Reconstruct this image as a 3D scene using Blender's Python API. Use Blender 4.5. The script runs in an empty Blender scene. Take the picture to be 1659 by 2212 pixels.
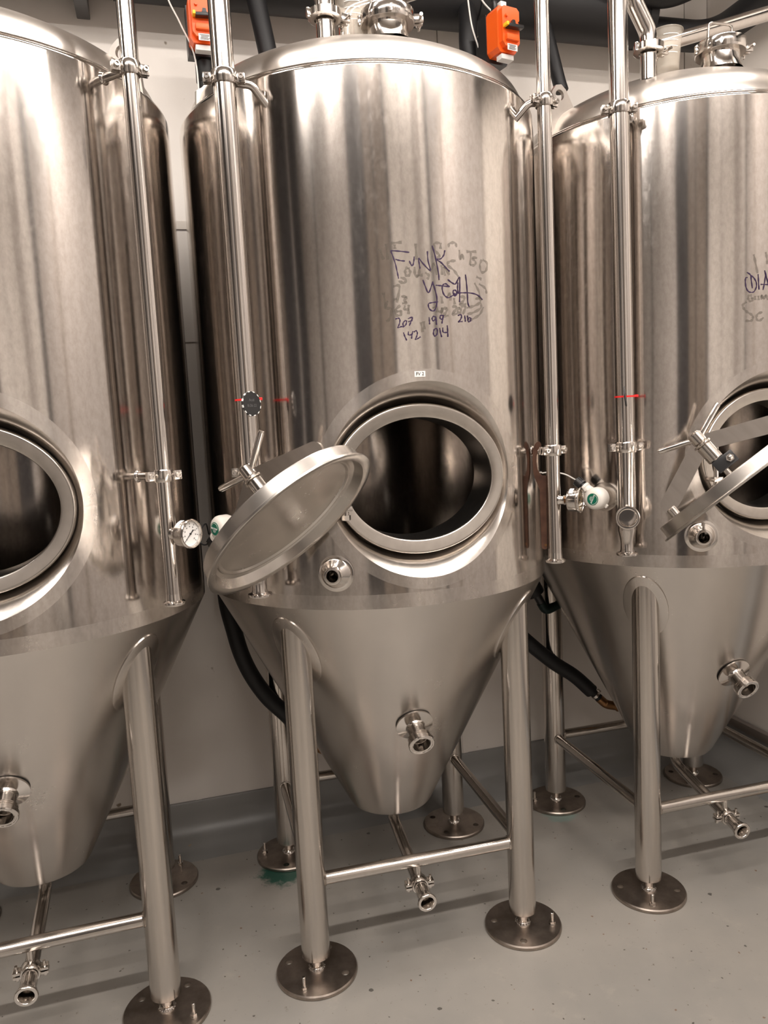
import bpy, bmesh, math, random
from mathutils import Vector, Matrix, noise
random.seed(7)
SC = bpy.context.scene
COL = SC.collection
PI = math.pi
R = math.radians

# ------------------------------------------------------------------ camera
cam_d = bpy.data.cameras.new('camera')
cam_d.sensor_fit = 'HORIZONTAL'
cam_d.sensor_width = 36.0
cam_d.lens = 36.0 * 1659.27 / 1659.0
cam_d.clip_start = 0.05
cam = bpy.data.objects.new('camera', cam_d)
COL.objects.link(cam)
_yaw, _pitch, _roll, _h = 0.2727, 0.1153, -0.0506, 1.6446
_fw = Vector((math.sin(_yaw), math.cos(_yaw), 0)); _rt = Vector((math.cos(_yaw), -math.sin(_yaw), 0)); _up = Vector((0, 0, 1))
_f2 = _fw * math.cos(_pitch) - _up * math.sin(_pitch)
_u2 = _up * math.cos(_pitch) + _fw * math.sin(_pitch)
_r3 = _rt * math.cos(_roll) + _u2 * math.sin(_roll)
_u3 = _u2 * math.cos(_roll) - _rt * math.sin(_roll)
cam.matrix_world = Matrix(((_r3.x, _u3.x, -_f2.x, 0), (_r3.y, _u3.y, -_f2.y, 0), (_r3.z, _u3.z, -_f2.z, _h), (0, 0, 0, 1)))
SC.camera = cam

# ------------------------------------------------------------------ world, exposure, lamps
w = bpy.data.worlds.new('world'); SC.world = w; w.use_nodes = True
w.node_tree.nodes['Background'].inputs[0].default_value = (0.9, 0.8, 0.7, 1)
w.node_tree.nodes['Background'].inputs[1].default_value = 0.0
vs = SC.view_settings
vs.view_transform = 'Standard'; vs.look = 'None'; vs.gamma = 1.0; vs.use_curve_mapping = False
vs.exposure = 0.0
CEIL = 5.2
LAMP_Z = 3.72
WARM = (1.0, 0.925, 0.865)
# three rows of linear ceiling lamps, all above and outside the picture: the front row throws the crisp brace shadow on the
# floor, the rear row the second softer one, the row over the tanks the shadow edges below the black main on the wall
def lamp(name, x, y, z, watts):
    d = bpy.data.lights.new(name, 'AREA'); d.shape = 'RECTANGLE'; d.size = 1.2; d.size_y = 0.09; d.energy = watts; d.color = WARM
    o = bpy.data.objects.new(name, d); o.location = (x, y, z); COL.objects.link(o)
    return o
for (row, ly, lz, lw, lxs) in (('front', 0.12, LAMP_Z, 52.0, (-1.15, 0.3, 1.7)), ('tank', 1.75, LAMP_Z, 20.0, (-2.4, -0.75, 0.62, 1.72)), ('rear', -2.2, 4.9, 36.0, (-1.7, 0.0, 1.6))):
    for i, lx in enumerate(lxs):
        lamp('ceiling_lamp_%s_%d_offscreen' % (row, i + 1), lx, ly, lz, lw)

# ------------------------------------------------------------------ materials
MATS = {}
def new_mat(name):
    m = bpy.data.materials.new(name); m.use_nodes = True
    MATS[name] = m
    nt = m.node_tree
    return m, nt, nt.nodes['Principled BSDF']
def N(nt, typ, **kw):
    n = nt.nodes.new(typ)
    for k, v in kw.items(): setattr(n, k, v)
    return n
def plain(name, col, rough=0.5, metal=0.0, **kw):
    m, nt, b = new_mat(name)
    b.inputs['Base Color'].default_value = (*col, 1); b.inputs['Roughness'].default_value = rough; b.inputs['Metallic'].default_value = metal
    for k, v in kw.items(): b.inputs[k].default_value = v
    return m
def math_node(nt, op, a, b=None, clamp=False):
    n = N(nt, 'ShaderNodeMath', operation=op); n.use_clamp = clamp
    for i, v in enumerate((a, b)):
        if v is None: continue
        if isinstance(v, (int, float)): n.inputs[i].default_value = v
        else: nt.links.new(v, n.inputs[i])
    return n.outputs[0]
def noise_node(nt, vec, scale, detail=3, rough=0.5):
    n = N(nt, 'ShaderNodeTexNoise'); n.inputs['Scale'].default_value = scale; n.inputs['Detail'].default_value = detail; n.inputs['Roughness'].default_value = rough
    nt.links.new(vec, n.inputs['Vector'])
    return n.outputs['Fac']
def ramp(nt, fac, p0, c0, p1, c1):
    n = N(nt, 'ShaderNodeValToRGB'); e = n.color_ramp.elements
    e[0].position = p0; e[0].color = (*c0, 1); e[1].position = p1; e[1].color = (*c1, 1)
    nt.links.new(fac, n.inputs[0]); return n.outputs[0]
def mapping(nt, scale):
    tc = N(nt, 'ShaderNodeTexCoord'); mp = N(nt, 'ShaderNodeMapping'); mp.inputs['Scale'].default_value = scale
    nt.links.new(tc.outputs['Object'], mp.inputs['Vector']); return tc, mp.outputs[0]
def steel(name, col, rough, aniso=0.0, rot=0.25, tangent=None, streak=(30, 30, 2.0), var=0.05, cvar=0.06, bump=0.0, bscale=(2.2, 2.2, 0.7), shell=False, axis='Z'):
    m, nt, b = new_mat(name)
    b.inputs['Metallic'].default_value = 1.0
    tc, v = mapping(nt, streak)
    f1 = noise_node(nt, v, 1.0, 5, 0.6)
    tc2, v2 = mapping(nt, (160, 160, 160))
    f2 = noise_node(nt, v2, 1.0, 3, 0.6)
    c0 = tuple(max(0, c * (1 - cvar)) for c in col); c1 = tuple(min(1, c * (1 + cvar)) for c in col)
    colr = ramp(nt, f1, 0.3, c0, 0.7, c1)
    rgh = math_node(nt, 'ADD', math_node(nt, 'MULTIPLY', math_node(nt, 'ADD', f1, math_node(nt, 'MULTIPLY', f2, 0.6)), var), rough - 0.8 * var)
    an = None
    if shell:
        # satin ground bands: the seam band above the cone and the ring around the hatch
        sp = N(nt, 'ShaderNodeSeparateXYZ'); nt.links.new(tc.outputs['Object'], sp.inputs[0])
        x, y, z = sp.outputs
        dz = math_node(nt, 'SUBTRACT', z, 1.487)
        d2 = math_node(nt, 'SQRT', math_node(nt, 'ADD', math_node(nt, 'MULTIPLY', x, x), math_node(nt, 'MULTIPLY', dz, dz)))
        nz = math_node(nt, 'MULTIPLY', math_node(nt, 'SUBTRACT', f1, 0.5), 0.002)
        ring = math_node(nt, 'MULTIPLY', math_node(nt, 'LESS_THAN', math_node(nt, 'ADD', d2, nz), 0.293), math_node(nt, 'LESS_THAN', y, 0.0))
        band = math_node(nt, 'LESS_THAN', z, 1.1885)
        mask = math_node(nt, 'MAXIMUM', ring, band)
        rgh = math_node(nt, 'ADD', rgh, math_node(nt, 'MULTIPLY', mask, 0.12))
        # dull spots, drips and fine pitting
        tc3, v3 = mapping(nt, (48, 48, 26)); sp1 = noise_node(nt, v3, 1.0, 6, 0.75)
        tc4, v4 = mapping(nt, (3, 3, 1.6)); big = noise_node(nt, v4, 1.0, 3, 0.5)
        dull = math_node(nt, 'MULTIPLY', math_node(nt, 'SUBTRACT', sp1, 0.50, True), math_node(nt, 'MULTIPLY', math_node(nt, 'SUBTRACT', big, 0.36, True), 9.0), True)
        rgh = math_node(nt, 'ADD', rgh, math_node(nt, 'MULTIPLY', dull, 0.16))
        mx = N(nt, 'ShaderNodeMix', data_type='RGBA'); nt.links.new(math_node(nt, 'MULTIPLY', dull, 0.7, True), mx.inputs[0]); nt.links.new(colr, mx.inputs[6]); mx.inputs[7].default_value = (0.50, 0.44, 0.38, 1)
        tc6, v6 = mapping(nt, (95, 95, 50)); gr = noise_node(nt, v6, 1.0, 4, 0.7)
        mg = N(nt, 'ShaderNodeMix', data_type='RGBA', blend_type='MULTIPLY'); mg.inputs[0].default_value = 1.0; nt.links.new(mx.outputs[2], mg.inputs[6]); nt.links.new(ramp(nt, gr, 0.35, (0.90, 0.885, 0.88), 0.62, (1.04, 1.035, 1.035)), mg.inputs[7])
        colr = mg.outputs[2]
    nt.links.new(colr, b.inputs['Base Color']); nt.links.new(rgh, b.inputs['Roughness'])
    if aniso:
        b.inputs['Anisotropic'].default_value = aniso; b.inputs['Anisotropic Rotation'].default_value = rot
        tg = N(nt, 'ShaderNodeTangent', direction_type='RADIAL', axis=axis); nt.links.new(tg.outputs[0], b.inputs['Tangent'])
    if bump:
        tc5, v5 = mapping(nt, bscale); bn = noise_node(nt, v5, 1.0, 1, 0.3)
        bp = N(nt, 'ShaderNodeBump'); bp.inputs['Strength'].default_value = 1.0; bp.inputs['Distance'].default_value = bump
        nt.links.new(bn, bp.inputs['Height']); nt.links.new(bp.outputs[0], b.inputs['Normal'])
    return m
ST = (0.65, 0.61, 0.57)
steel('shell_steel', ST, 0.125, aniso=0.6, var=0.05, cvar=0.07, bump=0.010, shell=True)
steel('dome_steel', (0.62, 0.575, 0.53), 0.32, aniso=0.5, var=0.015, cvar=0.08, streak=(18, 18, 18))
steel('cone_steel', (0.58, 0.54, 0.50), 0.27, aniso=0.75, var=0.015, cvar=0.04, streak=(9, 9, 1.2))
steel('leg_steel', (0.58, 0.54, 0.50), 0.17, aniso=0.4, var=0.015, cvar=0.05, streak=(60, 60, 3))
steel('bright_steel', (0.70, 0.66, 0.62), 0.13, var=0.03, cvar=0.04, streak=(60, 60, 3))
steel('pipe_steel', (0.64, 0.60, 0.565), 0.13, aniso=0.3, var=0.03, cvar=0.04, streak=(80, 80, 2))
steel('recess_steel', (0.62, 0.575, 0.53), 0.22, var=0.015, cvar=0.07, streak=(25, 25, 25), bump=0.004, bscale=(5, 5, 5))
steel('rim_steel', (0.62, 0.58, 0.535), 0.26, var=0.015, cvar=0.07, streak=(40, 40, 40))
steel('lid_steel', (0.60, 0.565, 0.525), 0.27, var=0.015, cvar=0.06, streak=(20, 20, 20))
steel('yoke_steel', (0.58, 0.54, 0.50), 0.18, var=0.015, cvar=0.08, streak=(50, 50, 10))
steel('lug_steel', (0.58, 0.54, 0.50), 0.40, var=0.015, cvar=0.06, streak=(20, 20, 20))
steel('plate_steel', (0.36, 0.31, 0.27), 0.36, var=0.12, cvar=0.22, streak=(22, 22, 22))
plain('black_rubber', (0.006, 0.006, 0.006), 0.55)
plain('black_foam', (0.006, 0.006, 0.007), 0.55)
plain('black_plastic', (0.015, 0.015, 0.016), 0.35)
plain('white_plastic', (0.82, 0.78, 0.72), 0.32)
plain('dial_white', (0.80, 0.79, 0.77), 0.45)
plain('green_print', (0.0, 0.13, 0.075), 0.4)
plain('white_print', (0.85, 0.83, 0.80), 0.5)
plain('grey_print', (0.10, 0.10, 0.10), 0.5)
plain('orange_plastic', (0.90, 0.12, 0.010), 0.38)
plain('yellow_plastic', (0.95, 0.62, 0.03), 0.4)
plain('red_plastic', (0.80, 0.02, 0.02), 0.4)
plain('amber_glass', (0.16, 0.11, 0.05), 0.12)
plain('brass', (0.30, 0.16, 0.075), 0.34, 1.0)
plain('wire_white', (0.75, 0.72, 0.68), 0.5)
plain('purple_ink', (0.022, 0.006, 0.045), 0.45)
plain('lamp_housing', (0.75, 0.73, 0.70), 0.5)
def ghost_ink():
    m, nt, b = new_mat('faded_ink')
    b.inputs['Base Color'].default_value = (0.10, 0.085, 0.065, 1); b.inputs['Roughness'].default_value = 0.5; b.inputs['Alpha'].default_value = 0.34
ghost_ink()
def wrench_mat():
    m, nt, b = new_mat('brown_iron'); tc, v = mapping(nt, (30, 30, 30)); f = noise_node(nt, v, 1, 4)
    nt.links.new(ramp(nt, f, 0.3, (0.055, 0.025, 0.016), 0.75, (0.11, 0.055, 0.035)), b.inputs['Base Color']); b.inputs['Roughness'].default_value = 0.38; b.inputs['Metallic'].default_value = 0.35
wrench_mat()
def beaker_mat():
    m, nt, b = new_mat('clear_plastic')
    b.inputs['Base Color'].default_value = (0.72, 0.66, 0.57, 1); b.inputs['Roughness'].default_value = 0.2; b.inputs['Transmission Weight'].default_value = 0.0; b.inputs['Alpha'].default_value = 0.26
beaker_mat()
def glass_mat():
    m, nt, b = new_mat('gauge_glass'); b.inputs['Base Color'].default_value = (1, 1, 1, 1); b.inputs['Alpha'].default_value = 0.08; b.inputs['Roughness'].default_value = 0.03
glass_mat()
def floor_mat():
    m, nt, b = new_mat('epoxy_floor')
    tc, v = mapping(nt, (1.1, 1.1, 1.1)); f = noise_node(nt, v, 1, 5, 0.6)
    tc2, v2 = mapping(nt, (42, 42, 42)); f2 = noise_node(nt, v2, 1, 4, 0.75)
    tc3, v3 = mapping(nt, (7, 7, 7)); f3 = noise_node(nt, v3, 1, 6, 0.7)
    c = ramp(nt, f, 0.35, (0.225, 0.215, 0.198), 0.68, (0.305, 0.28, 0.248))
    mx = N(nt, 'ShaderNodeMix', data_type='RGBA'); nt.links.new(math_node(nt, 'MULTIPLY', math_node(nt, 'SUBTRACT', f2, 0.635, True), 9, True), mx.inputs[0]); nt.links.new(c, mx.inputs[6]); mx.inputs[7].default_value = (0.12, 0.10, 0.085, 1)
    mx2 = N(nt, 'ShaderNodeMix', data_type='RGBA'); nt.links.new(math_node(nt, 'MULTIPLY', math_node(nt, 'SUBTRACT', f3, 0.60, True), 2.2, True), mx2.inputs[0]); nt.links.new(mx.outputs[2], mx2.inputs[6]); mx2.inputs[7].default_value = (0.40, 0.355, 0.30, 1)
    # scattered dirt and rust specks
    for (sc, th, cc, seed) in ((16.0, 0.055, (0.035, 0.028, 0.022), 0.0), (9.0, 0.040, (0.13, 0.065, 0.035), 3.3), (5.0, 0.045, (0.05, 0.045, 0.04), 7.7)):
        tcv = N(nt, 'ShaderNodeTexCoord'); mpv = N(nt, 'ShaderNodeMapping'); mpv.inputs['Location'].default_value = (seed, seed, 0); nt.links.new(tcv.outputs['Object'], mpv.inputs['Vector'])
        wob = N(nt, 'ShaderNodeVectorMath', operation='ADD'); nt.links.new(mpv.outputs[0], wob.inputs[0]); nz_ = N(nt, 'ShaderNodeTexNoise'); nz_.inputs['Scale'].default_value = 60; nt.links.new(mpv.outputs[0], nz_.inputs['Vector'])
        scl = N(nt, 'ShaderNodeVectorMath', operation='SCALE'); nt.links.new(nz_.outputs['Color'], scl.inputs[0]); scl.inputs['Scale'].default_value = 0.012; nt.links.new(scl.outputs[0], wob.inputs[1])
        vo = N(nt, 'ShaderNodeTexVoronoi'); vo.inputs['Scale'].default_value = sc; vo.voronoi_dimensions = '2D'; nt.links.new(wob.outputs[0], vo.inputs['Vector'])
        sepc = N(nt, 'ShaderNodeSeparateColor'); nt.links.new(vo.outputs['Color'], sepc.inputs[0])
        msk = math_node(nt, 'MULTIPLY', math_node(nt, 'LESS_THAN', vo.outputs['Distance'], math_node(nt, 'MULTIPLY', sepc.outputs[0], th)), math_node(nt, 'GREATER_THAN', sepc.outputs[1], 0.62))
        ms = N(nt, 'ShaderNodeMix', data_type='RGBA'); nt.links.new(math_node(nt, 'MULTIPLY', msk, 0.8), ms.inputs[0]); nt.links.new(mx2.outputs[2], ms.inputs[6]); ms.inputs[7].default_value = (*cc, 1); mx2 = ms
    # green corrosion bloom and rust specks around the feet
    col = mx2.outputs[2]
    geo = N(nt, 'ShaderNodeNewGeometry')
    tcn, vn = mapping(nt, (30, 30, 30)); fn = noise_node(nt, vn, 1, 5, 0.7)
    for (sx, sy, rad, cc, amt) in ((0.30, 2.72, 0.14, (0.02, 0.085, 0.06), 1.0), (1.45, 2.72, 0.10, (0.20, 0.30, 0.27), 0.7)):
        dv = N(nt, 'ShaderNodeVectorMath', operation='DISTANCE'); nt.links.new(geo.outputs['Position'], dv.inputs[0]); dv.inputs[1].default_value = (sx, sy, 0)
        fall = math_node(nt, 'SUBTRACT', 1.0, math_node(nt, 'DIVIDE', dv.outputs['Value'], rad), True)
        msk = math_node(nt, 'MULTIPLY', math_node(nt, 'MULTIPLY', math_node(nt, 'SUBTRACT', math_node(nt, 'ADD', fn, fall), 0.78, True), 4.0, True), amt)
        mm = N(nt, 'ShaderNodeMix', data_type='RGBA'); nt.links.new(msk, mm.inputs[0]); nt.links.new(col, mm.inputs[6]); mm.inputs[7].default_value = (*cc, 1); col = mm.outputs[2]
    nt.links.new(col, b.inputs['Base Color'])
    nt.links.new(math_node(nt, 'ADD', math_node(nt, 'MULTIPLY', f3, 0.25), 0.24), b.inputs['Roughness'])
    bp = N(nt, 'ShaderNodeBump'); bp.inputs['Strength'].default_value = 0.25; bp.inputs['Distance'].default_value = 0.002
    nt.links.new(f3, bp.inputs['Height']); nt.links.new(bp.outputs[0], b.inputs['Normal'])
floor_mat()
def wall_mat(name, c0, c1, rough=0.42, bump=True):
    m, nt, b = new_mat(name)
    tc, v = mapping(nt, (2, 2, 1.3)); f = noise_node(nt, v, 1, 4, 0.6)
    tc2, v2 = mapping(nt, (55, 55, 55)); f2 = noise_node(nt, v2, 1, 3, 0.6)
    c = ramp(nt, f, 0.3, c0, 0.7, c1)
    tc3, v3 = mapping(nt, (14, 14, 14)); f3 = noise_node(nt, v3, 1, 2, 0.5)
    mx = N(nt, 'ShaderNodeMix', data_type='RGBA'); nt.links.new(math_node(nt, 'MULTIPLY', math_node(nt, 'SUBTRACT', f3, 0.745, True), 30, True), mx.inputs[0]); nt.links.new(c, mx.inputs[6]); mx.inputs[7].default_value = (0.28, 0.22, 0.16, 1)
    nt.links.new(mx.outputs[2], b.inputs['Base Color']); b.inputs['Roughness'].default_value = rough
    if bump:
        bp = N(nt, 'ShaderNodeBump'); bp.inputs['Strength'].default_value = 0.2; bp.inputs['Distance'].default_value = 0.002
        nt.links.new(f2, bp.inputs['Height']); nt.links.new(bp.outputs[0], b.inputs['Normal'])
wall_mat('white_panel', (0.72, 0.67, 0.62), (0.78, 0.74, 0.69))
wall_mat('trim_white', (0.62, 0.57, 0.50), (0.66, 0.61, 0.55))
wall_mat('streak_bright', (0.72, 0.69, 0.66), (0.74, 0.71, 0.68), 0.6, False)  # bright, light, brown and dark: tones of unseen panels added for the reflections
wall_mat('grey_paint', (0.42, 0.39, 0.37), (0.45, 0.42, 0.40), 0.6, False)
wall_mat('streak_light', (0.58, 0.55, 0.53), (0.60, 0.57, 0.55), 0.6, False)
wall_mat('streak_brown', (0.22, 0.185, 0.155), (0.25, 0.21, 0.18), 0.6, False)
wall_mat('streak_dark', (0.035, 0.033, 0.036), (0.045, 0.043, 0.045), 0.6, False)
wall_mat('cove_coating', (0.20, 0.20, 0.195), (0.23, 0.225, 0.215), 0.35, False)
wall_mat('ceiling_paint', (0.50, 0.45, 0.40), (0.53, 0.48, 0.43), 0.7, False)
wall_mat('rail_paint', (0.14, 0.11, 0.095), (0.17, 0.14, 0.12), 0.5, False)

# ------------------------------------------------------------------ mesh helpers
class MB:
    def __init__(s): s.v = []; s.f = []; s.n = None
    def add(s, v, f, M=None):
        k = len(s.v)
        s.v += [tuple(M @ Vector(p)) if M is not None else tuple(p) for p in v]
        s.f += [tuple(i + k for i in q) for q in f]
        return s
    def box(s, sx, sy, sz, M=None, b=0.0):
        if b <= 0:
            x, y, z = sx / 2, sy / 2, sz / 2
            v = [(-x, -y, -z), (x, -y, -z), (x, y, -z), (-x, y, -z), (-x, -y, z), (x, -y, z), (x, y, z), (-x, y, z)]
            return s.add(v, [(0, 3, 2, 1), (4, 5, 6, 7), (0, 1, 5, 4), (1, 2, 6, 5), (2, 3, 7, 6), (3, 0, 4, 7)], M)
        bm = bmesh.new(); bmesh.ops.create_cube(bm, size=1.0)
        for q in bm.verts: q.co = Vector((q.co.x * sx, q.co.y * sy, q.co.z * sz))
        bmesh.ops.bevel(bm, geom=bm.edges[:], offset=b, segments=2, affect='EDGES', profile=0.6)
        bm.verts.index_update()
        v = [tuple(q.co) for q in bm.verts]; f = [tuple(q.index for q in fc.verts) for fc in bm.faces]; bm.free()
        return s.add(v, f, M)
    def lathe(s, prof, n=40, M=None, ex=1.0, ey=1.0, a0=0.0, a1=2 * PI):
        full = abs(a1 - a0 - 2 * PI) < 1e-6
        v = []; f = []; idx = []
        cols = n if full else n + 1
        for (r, z) in prof:
            if r < 1e-7 and full: idx.append([len(v)] * cols); v.append((0, 0, z))
            else:
                row = []
                for j in range(cols):
                    a = a0 + (a1 - a0) * j / n
                    row.append(len(v)); v.append((r * ex * math.cos(a), r * ey * math.sin(a), z))
                idx.append(row)
        for i in range(len(prof) - 1):
            for j in range(n):
                k = (j + 1) % cols if full else j + 1
                q = (idx[i][j], idx[i][k], idx[i + 1][k], idx[i + 1][j])
                q2 = []
                for t in q:
                    if t not in q2: q2.append(t)
                if len(q2) > 2: f.append(tuple(q2))
        return s.add(v, f, M)
    def cyl(s, r, z0, z1, n=24, M=None, b=0.0):
        if b: prof = [(0, z0), (r - b, z0), (r, z0 + b), (r, z1 - b), (r - b, z1), (0, z1)]
        else: prof = [(0, z0), (r, z0), (r, z1), (0, z1)]
        return s.lathe(prof, n, M)
    def tube(s, path, r, n=16, caps=True, M=None):
        P = [Vector(p) for p in path]; rr = r if isinstance(r, (list, tuple)) else [r] * len(P)
        T = []
        for i in range(len(P)):
            a = P[max(i - 1, 0)]; b = P[min(i + 1, len(P) - 1)]; T.append((b - a).normalized())
        up = Vector((0, 0, 1)) if abs(T[0].z) < 0.9 else Vector((1, 0, 0))
        nrm = T[0].cross(up).normalized()
        v = []; f = []
        for i in range(len(P)):
            if i: nrm = (nrm - T[i] * nrm.dot(T[i])).normalized()
            bn = T[i].cross(nrm)
            for j in range(n):
                a = 2 * PI * j / n; v.append(tuple(P[i] + (nrm * math.cos(a) + bn * math.sin(a)) * rr[i]))
        for i in range(len(P) - 1):
            for j in range(n):
                k = (j + 1) % n; f.append((i * n + j, i * n + k, (i + 1) * n + k, (i + 1) * n + j))
        if caps: f.append(tuple(range(n - 1, -1, -1))); f.append(tuple((len(P) - 1) * n + j for j in range(n)))
        return s.add(v, f, M)
    def prism(s, poly, t, M=None):
        n = len(poly)
        v = [(x, y, -t / 2) for x, y in poly] + [(x, y, t / 2) for x, y in poly]
        f = [tuple(range(n - 1, -1, -1)), tuple(range(n, 2 * n))] + [(i, (i + 1) % n, n + (i + 1) % n, n + i) for i in range(n)]
        return s.add(v, f, M)
    def mesh(s, name, mat, ang=38, normals=None, fix=True):
        me = bpy.data.meshes.new(name); me.from_pydata(s.v, [], s.f)
        if mat: me.materials.append(MATS[mat])
        if fix:
            bm = bmesh.new(); bm.from_mesh(me); bmesh.ops.recalc_face_normals(bm, faces=bm.faces[:]); bm.to_mesh(me); bm.free()
        me.shade_smooth()
        if ang is not None: me.set_sharp_from_angle(angle=R(ang))
        if normals: me.normals_split_custom_set_from_vertices(normals)
        me.update(); return me
    def build(s, name, mat, parent=None, **kw):
        me = s.mesh(name, mat, **kw)
        o = bpy.data.objects.new(name, me); COL.objects.link(o)
        if parent: o.parent = parent
        return o
def link(name, me, parent=None, M=None):
    o = bpy.data.objects.new(name, me); COL.objects.link(o)
    if parent: o.parent = parent
    if M is not None: o.matrix_local = M
    return o
def frame(o, z, x=None):
    z = Vector(z).normalized(); x = Vector(x) if x is not None else (Vector((0, 0, 1)) if abs(z.z) < 0.9 else Vector((1, 0, 0)))
    x = (x - z * x.dot(z)).normalized(); y = z.cross(x); o = Vector(o)
    return Matrix(((x.x, y.x, z.x, o.x), (x.y, y.y, z.y, o.y), (x.z, y.z, z.z, o.z), (0, 0, 0, 1)))
def Tr(x, y, z): return Matrix.Translation((x, y, z))
def Rz(a): return Matrix.Rotation(a, 4, 'Z')
def fillet(pts, rad, seg=6):
    P = [Vector(p) for p in pts]; out = [P[0]]
    for i in range(1, len(P) - 1):
        a = (P[i - 1] - P[i]); b = (P[i + 1] - P[i]); la, lb = a.length, b.length; a.normalize(); b.normalize()
        ang = a.angle(b); d = min(rad / max(math.tan(ang / 2), 1e-3), la * 0.49, lb * 0.49)
        p0 = P[i] + a * d; p1 = P[i] + b * d
        for k in range(seg + 1):
            t = k / seg; out.append(p0 * (1 - t) ** 2 + P[i] * 2 * t * (1 - t) + p1 * t * t)
    out.append(P[-1]); return out
def spline(pts, seg=8):
    P = [Vector(p) for p in pts]; P = [P[0] * 2 - P[1]] + P + [P[-1] * 2 - P[-2]]; out = []
    for i in range(1, len(P) - 2):
        for k in range(seg):
            t = k / seg; a, b, c, d = P[i - 1], P[i], P[i + 1], P[i + 2]
            out.append(0.5 * ((2 * b) + (c - a) * t + (2 * a - 5 * b + 4 * c - d) * t * t + (3 * b - a - 3 * c + d) * t ** 3))
    out.append(P[-2]); return out
def tag(o, label, cat, group=None):
    o['label'] = label; o['category'] = cat
    if group: o['group'] = group
    return o
def empty(name, loc=(0, 0, 0)):
    o = bpy.data.objects.new(name, None); o.location = loc; o.empty_display_size = 0.1; COL.objects.link(o); return o
def cut(o, cutter):
    """bore a real opening into a mesh object"""
    h = cutter.build('cutter', None); h.parent = o.parent
    md = o.modifiers.new('b', 'BOOLEAN'); md.object = h; md.operation = 'DIFFERENCE'; md.solver = 'EXACT'
    dg = bpy.context.evaluated_depsgraph_get(); dg.update(); me = bpy.data.meshes.new_from_object(o.evaluated_get(dg))
    o.modifiers.clear(); me.name = o.data.name; o.data = me; bpy.data.objects.remove(h)
    me.shade_smooth(); me.set_sharp_from_angle(angle=R(38))
def text_mesh(txt, size, mat, extrude=0.0004):
    c = bpy.data.curves.new('t', 'FONT'); c.body = txt; c.size = size; c.align_x = 'CENTER'; c.align_y = 'CENTER'; c.extrude = extrude; c.resolution_u = 3
    o = bpy.data.objects.new('t', c); COL.objects.link(o)
    dg = bpy.context.evaluated_depsgraph_get(); me = bpy.data.meshes.new_from_object(o.evaluated_get(dg)); me.name = 'lettering'
    me.materials.clear(); me.materials.append(MATS[mat])
    bpy.data.objects.remove(o); bpy.data.curves.remove(c); return me

# ------------------------------------------------------------------ the room
YW, XR, XL, YF = 3.10, 2.48, -5.2, -2.4
def struct(name, o=None):
    o['kind'] = 'structure'; return o
def slab(name, x0, x1, y0, y1, z0, z1, mat, parent=None, b=0.0):
    o = MB().box(x1 - x0, y1 - y0, z1 - z0, Tr((x0 + x1) / 2, (y0 + y1) / 2, (z0 + z1) / 2), b).build(name, mat, parent)
    if parent is None: o['kind'] = 'structure'
    return o
slab('floor', XL - 0.2, XR + 0.2, YF - 0.2, YW + 0.2, -0.1, 0.0, 'epoxy_floor')
slab('ceiling', XL - 0.2, XR + 0.2, YF - 0.2, YW + 0.2, CEIL, CEIL + 0.1, 'ceiling_paint')
wb = slab('wall_back', XL - 0.2, XR + 0.2, YW + 0.012, YW + 0.2, 0.0, CEIL, 'trim_white')
xs = [-5.2, -3.49, -2.32, -1.15, 0.02, 1.19, 2.36, 2.48]
for i in range(len(xs) - 1):
    for (z0, z1) in ((0.155, 1.985), (1.992, 2.418), (2.432, CEIL)):
        slab('wall_panel', xs[i] + 0.003, xs[i + 1] - 0.003, YW, YW + 0.012, z0, z1, 'white_panel', wb)
for i in range(1, len(xs) - 1):
    slab('panel_strip', xs[i] - 0.012, xs[i] + 0.012, YW - 0.003, YW + 0.004, 0.155, 1.985, 'white_panel', wb)
slab('panel_strip', XL, XR, YW - 0.006, YW + 0.004, 2.41, 2.44, 'trim_white', wb)
wr = slab('wall_right', XR, XR + 0.2, YF - 0.2, YW + 0.2, 0.0, CEIL, 'white_panel')
slab('wall_left', XL - 0.2, XL, YF - 0.2, YW + 0.2, 0.0, CEIL, 'grey_paint')
wf = slab('wall_front', XL - 0.2, XR + 0.2, YF - 0.2, YF, 0.0, CEIL, 'grey_paint')
# made-up bays on the unseen wall opposite, toned to mirror as streaks in the steel
STREAK_BAYS = ((-3.72, -3.62, 'streak_dark'), (-1.24, -0.42, 'streak_dark'), (-0.42, -0.02, 'streak_brown'), (-0.02, 0.05, 'streak_dark'), (0.05, 0.60, 'streak_brown'), (0.60, 0.70, 'streak_dark'), (2.12, 2.30, 'grey_paint'), (2.30, 2.46, 'streak_light'))
for (x0, x1, mat) in STREAK_BAYS:
    slab('wall_panel', x0 + 0.003, x1 - 0.003, YF, YF + 0.03, 0.1, CEIL - 0.05, mat, wf)
for (x0, x1, mat) in ((-5.12, -3.74, 'streak_bright'), (-3.60, -1.26, 'streak_light'), (0.72, 2.10, 'streak_bright')):  # added pale panels, out of view, mirrored as the bright streaks
    sw = (x1 - x0) / 2
    for k in range(2):
        slab('wall_panel', x0 + k * sw + 0.025, x0 + (k + 1) * sw - 0.025, YF, YF + 0.026, 0.30, CEIL - 0.35, mat, wf)
for (y0, y1, mat) in ((-2.3, -1.5, 'streak_dark'), (-1.5, -1.36, 'streak_light'), (-1.36, -0.3, 'streak_dark'), (-0.3, 0.3, 'streak_brown'), (0.3, 1.1, 'streak_light'), (1.1, 1.7, 'streak_brown'), (1.7, 3.0, 'streak_dark')):  # added tones on the unseen left wall, for streaks near the shell edges
    slab('wall_panel', XL, XL + 0.03, y0, y1, 0.1, CEIL - 0.05, mat, bpy.data.objects['wall_left'])
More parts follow.
